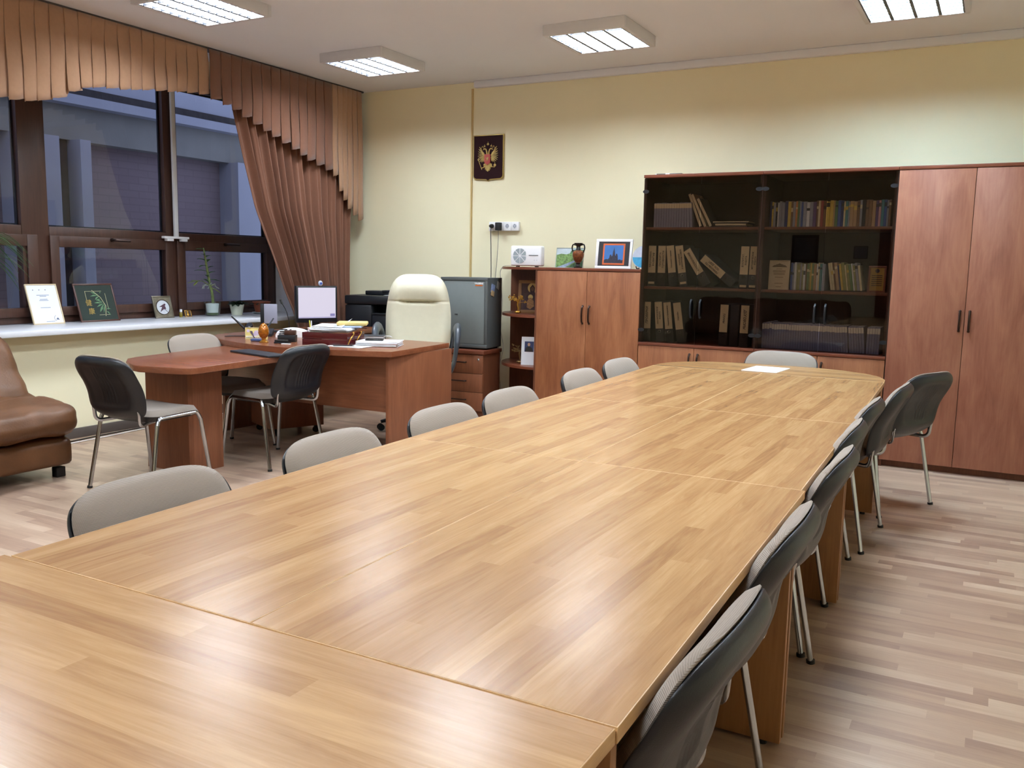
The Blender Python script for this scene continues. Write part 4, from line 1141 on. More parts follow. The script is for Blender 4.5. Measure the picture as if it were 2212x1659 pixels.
# ------------------------------------------------------------------ sockets and cords on the far wall
t = thing('socket_strip', 'white wall strip of four power sockets', 'socket strip', (-4.037, YB, 1.705))
for k in range(4):
    x = -0.117 + 0.078*k
    bm = BM(); box(bm, x-0.0385, x+0.0385, -0.038, -0.001, -0.040, 0.042, bev=0.005); md_ = obj('socket', bm, M_WHITE, t)
    bm = BM(); disc(bm, (x, -0.0375, 0.003), 0.0195, (0, -1, 0), 0.0012, 24); obj('socket_well', bm, mat('socket_grey', '#b8bfca', rough=0.4), md_)
    bm = BM(); disc(bm, (x-0.009, -0.0385, 0.003), 0.0028, (0, -1, 0), 0.001, 10); disc(bm, (x+0.009, -0.0385, 0.003), 0.0028, (0, -1, 0), 0.001, 10); box(bm, x-0.003, x+0.003, -0.0395, -0.0385, 0.016, 0.021); box(bm, x-0.003, x+0.003, -0.0395, -0.0385, -0.016, -0.011)
    obj('contact', bm, M_RUB, md_)
t = thing('plugged_cable', 'black cord with a round plug hanging from the leftmost socket', 'cord', (-4.154, YB, 1.70))
bm = BM(); lathe(bm, [(0.0, 0), (0.019, 0.002), (0.019, 0.02), (0.010, 0.045), (0.0, 0.046)], 16); bmesh.ops.rotate(bm, verts=bm.verts, cent=(0, 0, 0), matrix=Matrix.Rotation(PI/2, 3, 'X')); bmesh.ops.translate(bm, verts=bm.verts, vec=(0, -0.041, 0.008)); obj('plug', bm, M_RUB, t)
bm = BM(); tube(bm, arc_pts([(0, -0.062, 0.006), (0, -0.070, -0.03), (-0.004, -0.05, -0.20), (-0.008, -0.035, -0.45), (-0.02, -0.03, -0.95)], 0.08, 5), 0.0035, seg=6); obj('cable', bm, M_RUB, t)
t = thing('power_adapter', 'black square mains adapter in the second wall socket with a thin cord', 'adapter', (-4.076, YB, 1.70))
bm = BM(); box(bm, -0.026, 0.026, -0.085, -0.0405, -0.032, 0.040, bev=0.006); obj('adapter_body', bm, M_RUB, t)
bm = BM(); tube(bm, arc_pts([(0, -0.06, -0.030), (-0.002, -0.058, -0.10), (-0.02, -0.04, -0.28), (-0.045, -0.03, -0.48), (-0.05, -0.03, -0.95)], 0.1, 5), 0.0022, seg=6); obj('cable', bm, mat('cable_grey', '#6b6f68', rough=0.6), t)
CW = mat('cable_white', '#b9b3a6', rough=0.6)
bm = BM(); tube(bm, arc_pts([(-3.79, 6.90, 1.352), (-3.93, 6.98, 1.348), (-3.985, 7.02, 1.30), (-3.975, 7.06, 1.0), (-4.00, 7.06, 0.78), (-3.95, 7.06, 0.60), (-4.00, 7.05, 0.42), (-3.985, 7.05, 0.30), (-3.99, 7.05, 0.02), (-4.02, 7.0, 0.006), (-4.10, 6.98, 0.006)], 0.08, 4), 0.0026, seg=6)
tag(obj('trailing_cable', bm, CW), 'pale cord trailing from the radio down the wall beside the corner shelves', 'cord')
bm = BM(); tube(bm, arc_pts([(-4.06, 7.12, 0.66), (-4.015, 7.12, 0.50), (-4.06, 7.12, 0.36), (-4.0, 7.12, 0.22), (-4.06, 7.12, 0.05), (-4.14, 7.12, 0.006)], 0.06, 4), 0.0026, seg=6)
tag(obj('curled_cable', bm, CW), 'second pale cord hanging in curls between the drawer unit and the corner shelves', 'cord')

# ------------------------------------------------------------------ safe on its drawer unit
t = thing('drawer_unit', 'cherry wood drawer unit carrying the grey safe', 'drawer unit', (-4.118, 6.545, 0), R(4))
bm = BM(); box(bm, -0.235, 0.235, 0.020, 0.345, 0.03, 0.578); obj('body', bm, M_CABIN, t)
bm = BM(); box(bm, -0.25, 0.25, -0.008, 0.355, 0.579, 0.612, bev=0.003); obj('top', bm, M_CABD, t)
for k in range(3):
    z1 = 0.572-k*0.165
    bm = BM(); box(bm, -0.235, 0.235, 0.0, 0.018, z1-0.161, z1, bev=0.0015); dr = obj('drawer', bm, M_DESKV, t)
    bm = BM(); tube(bm, arc_pts([(-0.075, 0.001, z1-0.065), (-0.07, -0.022, z1-0.065), (0.07, -0.022, z1-0.065), (0.075, 0.001, z1-0.065)], 0.01, 3), 0.006, seg=8); obj('handle', bm, M_BRASS, dr)
bm = BM(); lathe(bm, [(0.011, 0), (0.011, 0.004), (0.006, 0.008)], 16); bmesh.ops.rotate(bm, verts=bm.verts, cent=(0, 0, 0), matrix=Matrix.Rotation(PI/2, 3, 'X')); bmesh.ops.translate(bm, verts=bm.verts, vec=(0.195, 0.0, 0.535)); obj('lock', bm, M_CHROME, t)
bm = BM()
for sx in (-0.2, 0.2):
    for sy in (0.06, 0.30): lathe(bm, [(0.02, 0), (0.02, 0.03)], 12, (sx, sy, 0))
obj('foot', bm, M_RUB, t)
t = thing('safe', 'dark grey steel safe standing on the drawer unit beside the cream armchair', 'safe', (-4.128, 6.635, 0.6125), R(5))
bm = BM()
w, h, dp = 0.23, 0.628, 0.300
box(bm, -w, w, 0.02, dp, 0.014, h, bev=0.003)
box(bm, -w, w, 0.0, 0.019, 0.014, 0.045, bev=0.002); box(bm, -w, w, 0.0, 0.019, h-0.028, h, bev=0.002); box(bm, -w, -w+0.028, 0.0, 0.019, 0.045, h-0.028, bev=0.002); box(bm, w-0.028, w, 0.0, 0.019, 0.045, h-0.028, bev=0.002)
obj('body', bm, M_METDARK, t)
bm = BM(); box(bm, -w+0.031, w-0.031, 0.004, 0.019, 0.048, h-0.031, bev=0.002); dr = obj('door', bm, M_METGREY, t)
bm = BM(); box(bm, -0.090, -0.062, 0.0015, 0.0045, 0.300, 0.306); obj('keyhole', bm, M_RUB, dr)
bm = BM(); box(bm, 0.110, 0.180, 0.0025, 0.0042, h-0.072, h-0.062); bp_ = obj('badge', bm, mat('badge_orange', '#c9651f', rough=0.5), dr)
bm = BM(); text(bm, 'VALBERG', 0.020, Matrix.Translation((0.145, 0.0025, h-0.050)) @ FACE, bold=0.0008); obj('lettering', bm, M_WHITE, bp_)
bm = BM(); box(bm, -w+0.02, w-0.02, 0.03, dp-0.03, 0.0, 0.014); obj('base', bm, M_RUB, t)
def magnet(y, z, sz, m, label, rot):
    tt = thing('fridge_magnet', label, 'magnet', (-4.128+(w+0.0008)*math.cos(R(5))-y*math.sin(R(5)), 6.635+(w+0.0008)*math.sin(R(5))+y*math.cos(R(5)), 0.6125+z), R(5))
    bm = BM(); box(bm, 0, 0.004, -sz[0]/2, sz[0]/2, -sz[1]/2, sz[1]/2, bev=0.001); bmesh.ops.rotate(bm, verts=bm.verts, cent=(0, 0, 0), matrix=Matrix.Rotation(R(rot), 3, 'X')); plate = obj('plate', bm, m, tt)
    return tt, plate
tt, pl = magnet(0.105, 0.535, (0.075, 0.075), mat('magnet_sky', '#7f93bb', rough=0.4, noise=0.3, nscale=60), 'bluish souvenir magnet with a sandy lower edge on the side of the safe', -14)
bm = BM(); box(bm, 0.0042, 0.006, -0.034, 0.034, -0.066, -0.02, bev=0.001); bmesh.ops.rotate(bm, verts=bm.verts, cent=(0, 0, 0), matrix=Matrix.Rotation(R(-14), 3, 'X')); obj('sandy_figure', bm, mat('magnet_sand', '#b29a72', rough=0.5, noise=0.3, nscale=80), tt)
magnet(0.215, 0.560, (0.055, 0.065), mat('magnet_grey', '#8f908c', rough=0.5, noise=0.1), 'small grey magnet on the side of the safe, behind the bluish one', -20)

# ------------------------------------------------------------------ executive armchair (faces +Y locally)
t = thing('office_armchair', 'cream leather high-backed office armchair behind the desk', 'armchair', (-4.14, 5.94, 0), R(212))
def cb(u, v, off, shrink=0.0):
    x, y = 2*u-1, 2*v-1
    n = 4.5
    m_ = max(abs(x), abs(y), 1e-6); k = m_/max(1e-9, (abs(x)**n+abs(y)**n)**(1/n)); x *= k; y *= k
    tt_ = (y+1)/2
    w_ = 0.272 - 0.045*max(0, (tt_-0.55)/0.45)**1.3 - 0.02*max(0, (0.3-tt_)/0.3) - shrink
    Z = 0.50 + tt_*0.765
    e = m_
    Y = -0.20 - 0.17*tt_ + 0.05*tt_*tt_ + 0.05*x*x + off
    return x*w_, Y, Z, e, tt_, x
def cf(u, v):
    X, Y, Z, e, q, x = cb(u, v, 0)
    th = 0.070*(1-max(0, (e-0.6)/0.4)**2.5)
    if q > 0.70: th += 0.030*math.sin(PI*min(1, (q-0.70)/0.28))*(1-0.7*abs(x)**3)
    th -= 0.040*math.exp(-((q-0.695)/0.014)**2)*max(0, 1-(abs(x)/0.62)**6)     # crease under the head pillow
    th -= 0.010*math.exp(-((q-0.705)/0.008)**2)
    return (X, Y+th, Z)
def cbk(u, v):
    X, Y, Z, e, q, x = cb(u, v, 0, 0.002)
    return (X, Y-0.045*(1-max(0, (e-0.6)/0.4)**2.5), Z)
bm = BM(); sheet(bm, 36, 90, cf, cbk); obj('backrest', bm, M_CREAM, t, angle=70)
def cs(u, v, top):
    x, y = 2*u-1, 2*v-1
    n = 4.0
    m_ = max(abs(x), abs(y), 1e-6); k = m_/max(1e-9, (abs(x)**n+abs(y)**n)**(1/n)); x *= k; y *= k
    e = m_
    z = 0.49 + (0.055 if top else -0.055)*(1-max(0, (e-0.6)/0.4)**2.2) - (0.04*max(0, y)**3 if top else 0)
    return (x*0.262, 0.045+y*0.255, z)
bm = BM(); sheet(bm, 24, 24, lambda u, v: cs(u, v, 1), lambda u, v: cs(u, v, 0)); obj('seat', bm, M_CREAM, t, angle=70)
for s in (-1, 1):
    bm = BM()
    pts = arc_pts([(s*0.262, -0.225, 0.62), (s*0.305, -0.215, 0.79), (s*0.325, -0.12, 0.84), (s*0.332, 0.07, 0.82), (s*0.325, 0.15, 0.70), (s*0.305, 0.10, 0.56), (s*0.275, 0.05, 0.475), (s*0.20, 0.04, 0.432)], 0.07, 6)
    n_ = len(pts); rad = [0.017+0.012*math.sin(PI*min(1, i/(n_*0.62))) for i in range(n_)]
    tube(bm, pts, rad, seg=12, rx=1.35); ar = obj('armrest', bm, M_ARM, t)
bm = BM(); lathe(bm, [(0.028, 0.09), (0.028, 0.25), (0.018, 0.25), (0.018, 0.43)], 16); box(bm, -0.09, 0.09, -0.10, 0.12, 0.422, 0.437, bev=0.004); obj('gas_lift', bm, M_BLACKP, t)
for k in range(5):
    a = 2*PI*k/5+0.3
    bm = BM(); tube(bm, [(0.02*math.cos(a), 0.02*math.sin(a), 0.105), (0.16*math.cos(a), 0.16*math.sin(a), 0.10), (0.30*math.cos(a), 0.30*math.sin(a), 0.072)], [0.026, 0.022, 0.014], seg=8); lg = obj('base_leg', bm, M_BLACKP, t)
    bm = BM()
    for q in (-0.014, 0.014):
        c_ = Vector((0.30*math.cos(a)-q*math.sin(a), 0.30*math.sin(a)+q*math.cos(a), 0.0275)); disc(bm, c_, 0.027, (-math.sin(a), math.cos(a), 0), 0.012*(1 if q > 0 else -1), 16)
    obj('caster', bm, M_RUB, lg)

# ------------------------------------------------------------------ desk, extension, return
DZ = 0.76
t = thing('desk', 'large cherry wood office desk with a curved front edge and solid end panel', 'desk', (-4.5, 5.2, 0))
ox, oy = -4.5, 5.2
pts = [(-3.635, 5.640), (-3.558, 4.808)]
for k in range(1, 16):
    q = k/16; xq = -3.66 + (-5.15+3.66)*q
    pts.append((xq, 4.755 - 0.175*math.sin(PI*q)**1.0 + 0.02*q))
pts += [(-5.30, 4.85), (-5.48, 5.06), (-5.52, 5.20), (-5.52, 5.640)]
bm = BM(); prism(bm, [(x-ox, y-oy) for x, y in pts], 0.722, DZ, bev=0.003); obj('desktop', bm, M_DESK, t, angle=40)
bm = BM(); box(bm, -3.628-ox, -3.600-ox, 4.835-oy, 5.62-oy, 0.0, 0.721, bev=0.001)
bmesh.ops.transform(bm, matrix=Matrix.Identity(4), verts=bm.verts); obj('end_panel', bm, M_DESKV, t)
bm = BM(); box(bm, -5.36-ox, -5.332-ox, 5.0-oy, 5.60-oy, 0.0, 0.721, bev=0.001); obj('end_panel', bm, M_DESKV, t)
bm = BM(); box(bm, -5.331-ox, -3.629-ox, 4.885-oy, 4.903-oy, 0.325, 0.721, bev=0.001); obj('modesty_panel', bm, wood('desk_modesty', ['#6f422b', '#804e34', '#8f5b3e'], axis='x', band=8, rough=0.4), t)
t = thing('desk_extension', 'reddish desk extension with a pointed rounded end on a block pedestal', 'table', (-4.5, 4.2, 0))
ox, oy = -4.5, 4.2
pts = [(-4.20, 4.86), (-4.185, 4.43), (-4.107, 3.64), (-4.12, 3.595), (-4.16, 3.570), (-4.30, 3.530), (-4.45, 3.505), (-4.52, 3.520), (-4.68, 3.60), (-4.82, 3.72), (-4.86, 3.82), (-5.02, 4.70), (-5.02, 4.84)]
bm = BM(); prism(bm, [(x-ox, y-oy) for x, y in pts], 0.682, 0.7205, bev=0.003); obj('tabletop', bm, M_DESK, t, angle=40)
bm = BM(); prism(bm, [(-4.81-ox, 3.84-oy), (-4.42-ox, 3.84-oy), (-4.40-ox, 3.86-oy), (-4.40-ox, 4.10-oy), (-4.81-ox, 4.10-oy)], 0.0, 0.681, bev=0.002); obj('pedestal', bm, M_DESKV, t)
t = thing('side_table', 'cherry wood desk return by the curtain carrying the monitor', 'table', (-5.27, 6.13, 0))
bm = BM(); box(bm, -0.27, 0.30, -0.485, 0.46, 0.722, 0.760, bev=0.003); obj('tabletop', bm, M_DESK, t)
bm = BM(); box(bm, -0.25, 0.24, 0.42, 0.44, 0, 0.721); obj('end_panel', bm, M_DESKV, t)
bm = BM(); box(bm, -0.25, -0.232, -0.45, 0.41, 0.3, 0.721); obj('modesty_panel', bm, M_DESKV, t)
t = thing('mobile_pedestal', 'low cherry wood drawer pedestal on casters under the desk', 'drawer unit', (-4.93, 5.27, 0), R(-24))
bm = BM(); box(bm, -0.20, 0.20, -0.22, 0.22, 0.062, 0.60, bev=0.002); obj('body', bm, M_DESKV, t)
for sx in (-0.16, 0.16):
    for sy in (-0.17, 0.17):
        bm = BM(); disc(bm, (sx-0.008, sy, 0.0255), 0.025, (1, 0, 0), 0.016, 16); box(bm, sx-0.012, sx+0.012, sy-0.012, sy+0.012, 0.045, 0.061); obj('caster', bm, M_RUB, t)

# monitor
t = thing('monitor', 'black square-format monitor with a bright screen showing a white page', 'monitor', (-5.17, 5.91, 0.7605), R(62))
bm = BM(); box(bm, -0.185, 0.185, -0.005, 0.05, 0.070, 0.385, bev=0.006); box(bm, -0.11, 0.11, 0.05, 0.085, 0.12, 0.33, bev=0.02); obj('casing', bm, M_BLACKP, t)
bm = BM(); box(bm, -0.168, 0.168, -0.0065, -0.0045, 0.108, 0.370); sc_ = obj('screen', bm, mat('screen_glow', '#3a3a40', emit='#e2dbee', estr=0.88, rough=0.3), t)
bm = BM(); box(bm, -0.168, 0.168, -0.0078, -0.0067, 0.108, 0.118); obj('taskbar', bm, mat('screen_bar', '#8f8aa8', emit='#8f8aa8', estr=0.5), sc_)
bm = BM(); box(bm, 0.118, 0.160, -0.0078, -0.0067, 0.124, 0.146); obj('pop_up', bm, mat('screen_popup', '#6f6a94', emit='#6f6a94', estr=0.5), sc_)
bm = BM(); box(bm, -0.03, 0.03, 0.02, 0.05, 0.012, 0.10, bev=0.004); lathe(bm, [(0.115, 0), (0.115, 0.008), (0.05, 0.014)], 28, (0, 0.03, 0)); obj('stand', bm, M_BLACKP, t)
t = thing('webcam', 'round silvery webcam clipped to the top of the monitor', 'webcam', (-5.17+0.03*math.cos(R(62)), 5.91+0.03*math.sin(R(62)), 0.7605+0.387), R(62))
bm = BM(); ball(bm, (0.0, -0.008, 0.0), 0.020, 1, 0.8, 1.2); bmesh.ops.translate(bm, verts=bm.verts, vec=(0, 0, 0.02)); obj('body', bm, mat('webcam_silver', '#b8c2d8', rough=0.3), t)
bm = BM(); disc(bm, (0, -0.023, 0.02), 0.010, (0, -1, 0), 0.002, 14); obj('lens', bm, mat('lens_blue', '#3b55a8', rough=0.2), t)
# printer on its stand
t = thing('printer_stand', 'dark low cabinet under the black printer in the corner', 'cabinet', (-5.26, 6.91, 0), R(8))
bm = BM(); box(bm, -0.28, 0.28, -0.20, 0.20, 0.0, 0.58, bev=0.003); obj('body', bm, mat('dark_stand', '#231a17', rough=0.5, noise=0.1), t)
bm = BM(); box(bm, -0.285, 0.285, -0.205, 0.205, 0.581, 0.60, bev=0.003); obj('top', bm, mat('dark_stand_top', '#2d2320', rough=0.5), t)
t = thing('printer', 'large black multifunction printer between the drape and the cream armchair', 'printer', (-5.25, 6.88, 0.6005), R(12))
bm = BM(); box(bm, -0.26, 0.02, -0.19, 0.19, 0.0, 0.36, bev=0.02); box(bm, 0.02, 0.25, -0.19, 0.19, 0.0, 0.27, bev=0.006); box(bm, 0.02, 0.25, 0.0, 0.19, 0.27, 0.36, bev=0.006); obj('body', bm, M_BLACKP, t)
bm = BM(); box(bm, -0.26, 0.27, -0.20, 0.19, 0.361, 0.445, bev=0.015); obj('scanner', bm, M_BLACKP, t)
bm = BM(); box(bm, -0.13, 0.14, -0.02, 0.17, 0.446, 0.486, bev=0.008); box(bm, 0.05, 0.30, -0.03, 0.15, 0.470, 0.492, bev=0.006); obj('document_feeder', bm, M_BLACKP, t)
bm = BM(); box(bm, 0.10, 0.29, -0.10, 0.10, 0.446, 0.4475, M=Mt(0, 0, 0, 0, 0, 0)); obj('loaded_sheet', bm, M_PAPER, t)
bm = BM(); lathe(bm, [(0.012, 0), (0.012, 0.002)], 20); 
bmesh.ops.rotate(bm, verts=bm.verts, cent=(0, 0, 0), matrix=Matrix.Rotation(PI/2, 3, 'X')); bmesh.ops.translate(bm, verts=bm.verts, vec=(0.13, -0.190, 0.215)); obj('badge', bm, M_CHROME, t)
bm = BM(); box(bm, 0.03, 0.24, -0.196, -0.1905, 0.03, 0.25, bev=0.002); obj('paper_tray', bm, M_BLACKP, t)
bm = BM(); box(bm, 0.03, 0.24, -0.205, -0.1, 0.2705, 0.280, bev=0.002); obj('output_tray', bm, mat('dark_tray', '#222428', rough=0.4), t)

# ------------------------------------------------------------------ things on the desk (z 0.76)
D = DZ + 0.0006
def cardpic(add, L):
    def P(nm_, m, f):
        b_ = BM(); f(b_); bmesh.ops.transform(b_, matrix=L, verts=b_.verts); add(nm_, b_, m)
    P('blossoms', mat('card_lilac', '#c9b9cf', rough=0.7), lambda b_: [disc(b_, (x, 0.0038, z), r, (0, -1, 0), 0.002, 14) for x, z, r in ((-0.06, 0.066, 0.012), (0.03, 0.074, 0.014), (0.0, 0.05, 0.02), (-0.01, 0.040, 0.014))])
    P('dark_bird', mat('card_dark', '#5a4a55', rough=0.7), lambda b_: prism(b_, [(-0.046, 0.066), (-0.030, 0.064), (-0.026, 0.050), (-0.020, 0.030), (-0.012, 0.010), (-0.020, 0.012), (-0.034, 0.036), (-0.044, 0.048)], 0.0005, 0.0038, plane='xz'))
    P('white_strip', M_WHITE, lambda b_: [box(b_, -0.078, 0.06, 0.0012, 0.0038, z, z+0.005) for z in (0.012, 0.022)])
    P('print_line', M_INK, lambda b_: [box(b_, -0.074+0.012*k, -0.066+0.012*k, 0.0004, 0.0011, 0.0135, 0.0165) for k in range(10)])
flatpic('picture_card', 'small yellowish picture card standing on the left end of the desk', 'card', (-4.90, 4.92, D), 0.165, 0.092, M_CRM, 0.003, mat('card_yellow', '#d9c97c', rough=0.6, noise=0.15, nscale=40), rz=R(44), tilt=9, depth=0.008, extra=cardpic)
t = thing('decorative_egg', 'amber and gold decorative egg on a small stand on the desk', 'ornament', (-4.685, 4.775, D)); t.scale = (1.12, 1.12, 1.12)
M_AMB = mat('amber_lacquer', '#a8620f', rough=0.12, metal=0.35, noise=0.35, nscale=70, coat=0.6)
bm = BM(); lathe(bm, [(0.030, 0), (0.031, 0.004), (0.024, 0.008), (0.013, 0.016), (0.016, 0.026)], 24); obj('stand', bm, M_GOLD, t)
bm = BM(); lathe(bm, [(0.013, 0.0265), (0.026, 0.040), (0.035, 0.062), (0.034, 0.082), (0.027, 0.104), (0.016, 0.120), (0.004, 0.127)], 24); obj('egg', bm, M_AMB, t)
t = thing('pen_organizer', 'black desk organizer with small boxes beside the amber egg', 'organizer', (-4.60, 4.93, D), R(30))
bm = BM(); box(bm, -0.065, 0.065, -0.04, 0.04, 0, 0.05, bev=0.004); obj('box', bm, M_BLACKP, t)
bm = BM(); box(bm, -0.02, 0.06, -0.02, 0.035, 0.0505, 0.085, bev=0.004); obj('raised_tray', bm, mat('organizer_brown', '#4a2c22', rough=0.4, noise=0.2), t)
bm = BM(); tube(bm, [(-0.055, -0.03, 0.056), (0.03, 0.0, 0.092)], 0.004, seg=6); obj('pen', bm, M_CHROME, t)
t = thing('stapler', 'dark stapler lying in front of the black organizer', 'stapler', (-4.53, 4.80, D), R(14))
bm = BM(); box(bm, -0.06, 0.06, -0.016, 0.016, 0, 0.010, bev=0.003); obj('base', bm, M_BLACKP, t)
bm = BM(); box(bm, -0.055, 0.045, -0.014, 0.014, 0.011, 0.026, bev=0.005); obj('lever', bm, M_RUB, t)
bm = BM(); box(bm, -0.045, 0.045, -0.03, 0.03, 0, 0.018, bev=0.006); tag(obj('ink_pad', bm, mat('inkpad_blue', '#4a5c8c', rough=0.3)), 'small bluish stamp pad just left of the amber egg', 'stamp pad', loc=(-4.80, 4.83, D), rz=R(20))
bm = BM(); box(bm, -0.035, 0.035, -0.012, 0.012, 0, 0.006, bev=0.002); tag(obj('eraser', bm, M_WHITE), 'small white slip between the stapler and the red tray', 'eraser', loc=(-4.455, 4.76, D), rz=R(12))

t = thing('letter_tray', 'dark red two-tier letter tray with papers and gold handles on the desk', 'letter tray', (-4.22, 5.0, D), R(12))
M_TRAY = mat('dark_red_lacquer', '#4a1216', rough=0.25, noise=0.05)
for z0 in (0.0, 0.046):
    bm = BM(); box(bm, -0.18, 0.18, -0.135, 0.135, z0+0.0, z0+0.008, bev=0.001)
    box(bm, -0.18, 0.18, -0.135, -0.125, z0+0.008, z0+0.044, bev=0.002); box(bm, -0.18, -0.17, -0.125, 0.135, z0+0.008, z0+0.044, bev=0.002); box(bm, 0.17, 0.18, -0.125, 0.135, z0+0.008, z0+0.044, bev=0.002)
    obj('tier', bm, M_TRAY, t)
for s, yq in ((0, -0.10), (1, 0.02)):
    bm = BM(); tube(bm, arc_pts([(0.182, yq-0.03, 0.015), (0.200, yq-0.02, 0.06), (0.205, yq+0.02, 0.085), (0.184, yq+0.05, 0.090)], 0.03, 5), 0.004, seg=8); ball(bm, (0.184, yq+0.052, 0.090), 0.008, u=10, v=8); obj('handle', bm, M_GOLD, t)
def papers(name, label, x, y, z, w, d, n, rz, seed, th=0.0022, group=None, cat='papers', mats_=None):
    rn = random.Random(seed); bm = BM(); zz = 0
    for i in range(n):
        M_ = Mt(rn.uniform(-0.012, 0.012), rn.uniform(-0.012, 0.012), zz, 0, 0, R(rn.uniform(-7, 7))); box(bm, -w/2, w/2, -d/2, d/2, 0, th*0.92, M=M_); zz += th
    return tag(obj(name, bm, mats_ or M_PAPER), label, cat, group, loc=(x, y, z), rz=R(rz)), zz
papers('paper_stack', 'untidy heap of white papers filling the red letter tray', -4.23, 5.01, D+0.0915, 0.29, 0.21, 9, 20, 1, 0.0032)
t = thing('paper_curl', 'sheet curling up out of the heap in the letter tray', 'paper', (-4.27, 5.04, D+0.122), R(16))
bm = BM(); sheet(bm, 10, 10, lambda u, v: ((u-0.5)*0.24, (v-0.5)*0.19, 0.004+0.035*max(0, (u-0.45))**2*4*v+0.012*v), lambda u, v: ((u-0.5)*0.24, (v-0.5)*0.19, 0.0035+0.035*max(0, (u-0.45))**2*4*v+0.0112*v)); obj('sheet', bm, M_PAPER, t)
bm = BM(); box(bm, -0.11, 0.11, -0.08, 0.08, 0, 0.026, bev=0.009, seg=3); tag(obj('yellow_folder', bm, mat('folder_yellow', '#d3bd78', rough=0.6, noise=0.06)), 'thick yellowish folder lying on the right side of the letter tray papers', 'folder', loc=(-4.15, 5.13, D+0.135), rz=R(34))
bm = BM(); box(bm, -0.10, 0.10, -0.07, 0.07, 0, 0.012, bev=0.002); tag(obj('blue_booklet', bm, mat('booklet_pale_blue', '#b4c4dc', rough=0.5)), 'pale blue booklet under the yellowish folder', 'booklet', loc=(-4.16, 5.10, D+0.1215), rz=R(30))

def notebook(label, x, y, z, w, d, h, m, rz, strap=None):
    tt = thing('notebook', label, 'notebook', (x, y, z), R(rz), 'notebooks piled on the desk')
    bm = BM(); box(bm, -w/2, w/2, -d/2, d/2, 0, 0.0028, bev=0.001, seg=1); box(bm, -w/2, w/2, -d/2, d/2, h-0.0028, h, bev=0.001, seg=1); box(bm, -w/2, -w/2+0.003, -d/2, d/2, 0.0028, h-0.0028); obj('cover', bm, m, tt)
    bm = BM(); box(bm, -w/2+0.004, w/2-0.004, -d/2+0.004, d/2-0.004, 0.003, h-0.003); obj('pages', bm, M_PAPER, tt)
    if strap:
        bm = BM(); tube(bm, arc_pts([(w/2-0.02, d/2-0.01, h/2), (w/2+0.03, d/2-0.02, h/2), (w/2+0.05, 0.03, 0.004-0.0)], 0.03, 4), 0.003, seg=6, rx=1.0); obj('ribbon', bm, M_PAPER, tt)
notebook('brown-edged notebook second in the pile on the desk', -4.17, 5.33, D+0.012, 0.24, 0.17, 0.016, mat('kraft_cover', '#8b6b43', rough=0.6, noise=0.1), 26)
notebook('dark navy notebook on top of the pile on the desk', -4.16, 5.34, D+0.029, 0.235, 0.165, 0.018, mat('navy_cover', '#1d2533', rough=0.45, noise=0.05), 30, True)
notebook('black notebook at the bottom of the pile on the desk', -4.16, 5.31, D, 0.23, 0.16, 0.011, M_DKB, 22)
papers('paper_stack', 'thick stack of white documents near the right corner of the desk', -3.90, 5.12, D, 0.30, 0.215, 8, 24, 6, 0.0045)
papers('paper_stack', 'thin loose white sheets spread left of the document stack', -4.02, 4.95, D, 0.29, 0.20, 3, 8, 9, 0.0016)
bm = BM(); box(bm, -0.065, 0.065, -0.032, 0.032, 0, 0.009, bev=0.003); tag(obj('mobile_phone', bm, mat('phone_glass', '#14171d', rough=0.12, spec=0.6)), 'dark mobile phone lying on the white document stack', 'phone', loc=(-3.925, 5.10, D+0.0372), rz=R(30))
bm = BM(); tube(bm, [(-0.075, 0, 0.0045), (0.06, 0.0, 0.0045), (0.078, 0, 0.004)], [0.0042, 0.0042, 0.001], seg=8); tag(obj('pen', bm, M_RUB), 'black pen lying left of the document stack', 'pen', loc=(-4.02, 4.87, D+0.0052), rz=R(24))
t = thing('desk_phone', 'black desk telephone with a raised flip antenna-like arm at the far left of the desk', 'telephone', (-5.14, 5.20, D), R(38))
bm = BM(); prism(bm, [(-0.10, 0), (0.10, 0), (0.10, 0.05), (-0.10, 0.022)], -0.10, 0.10, plane='yz', bev=0.006); obj('body', bm, M_BLACKP, t)
bm = BM(); tube(bm, arc_pts([(-0.085, -0.085, 0.05), (-0.085, -0.06, 0.072), (-0.085, 0.06, 0.085), (-0.085, 0.085, 0.068)], 0.02, 4), [0.017]*len(arc_pts([(0, 0, 0), (0, 1, 0), (0, 2, 1), (1, 2, 1)], 0.02, 4)), seg=10, rx=1.3); obj('handset', bm, M_BLACKP, t)
bm = BM(); tube(bm, [(-0.10, -0.03, 0.045), (-0.21, -0.05, 0.155)], [0.010, 0.006], seg=8); obj('arm', bm, M_BLACKP, t)
bm = BM(); tube(bm, [(0.05, 0.06, 0.06), (0.10, 0.07, 0.135)], [0.007, 0.006], seg=8); obj('second_arm', bm, M_ARM, t)
t = thing('fax_machine', 'low white curved fax machine behind the black organizer', 'fax machine', (-4.89, 5.30, D), R(40))
bm = BM(); sheet(bm, 20, 8, lambda u, v: ((u-0.5)*0.25, (v-0.5)*0.19, 0.022+0.036*math.sin(PI*u)**0.7+0.008*v), lambda u, v: ((u-0.5)*0.25, (v-0.5)*0.19, 0.0)); obj('body', bm, M_WHITE, t)
bm = BM()
for k in range(4): box(bm, -0.095, -0.035, -0.0975, -0.0945, 0.016+0.014*k, 0.024+0.014*k)
obj('vent', bm, M_RUB, t)
t = thing('tablet_on_stand', 'grey blank tablet on a black stand left of the microphone', 'tablet', (-5.33, 5.52, D), R(42))
bm = BM(); box(bm, -0.055, 0.052, -0.006, 0.004, 0.072, 0.235, bev=0.003); obj('screen', bm, mat('tablet_grey', '#9c9fb2', rough=0.4), t)
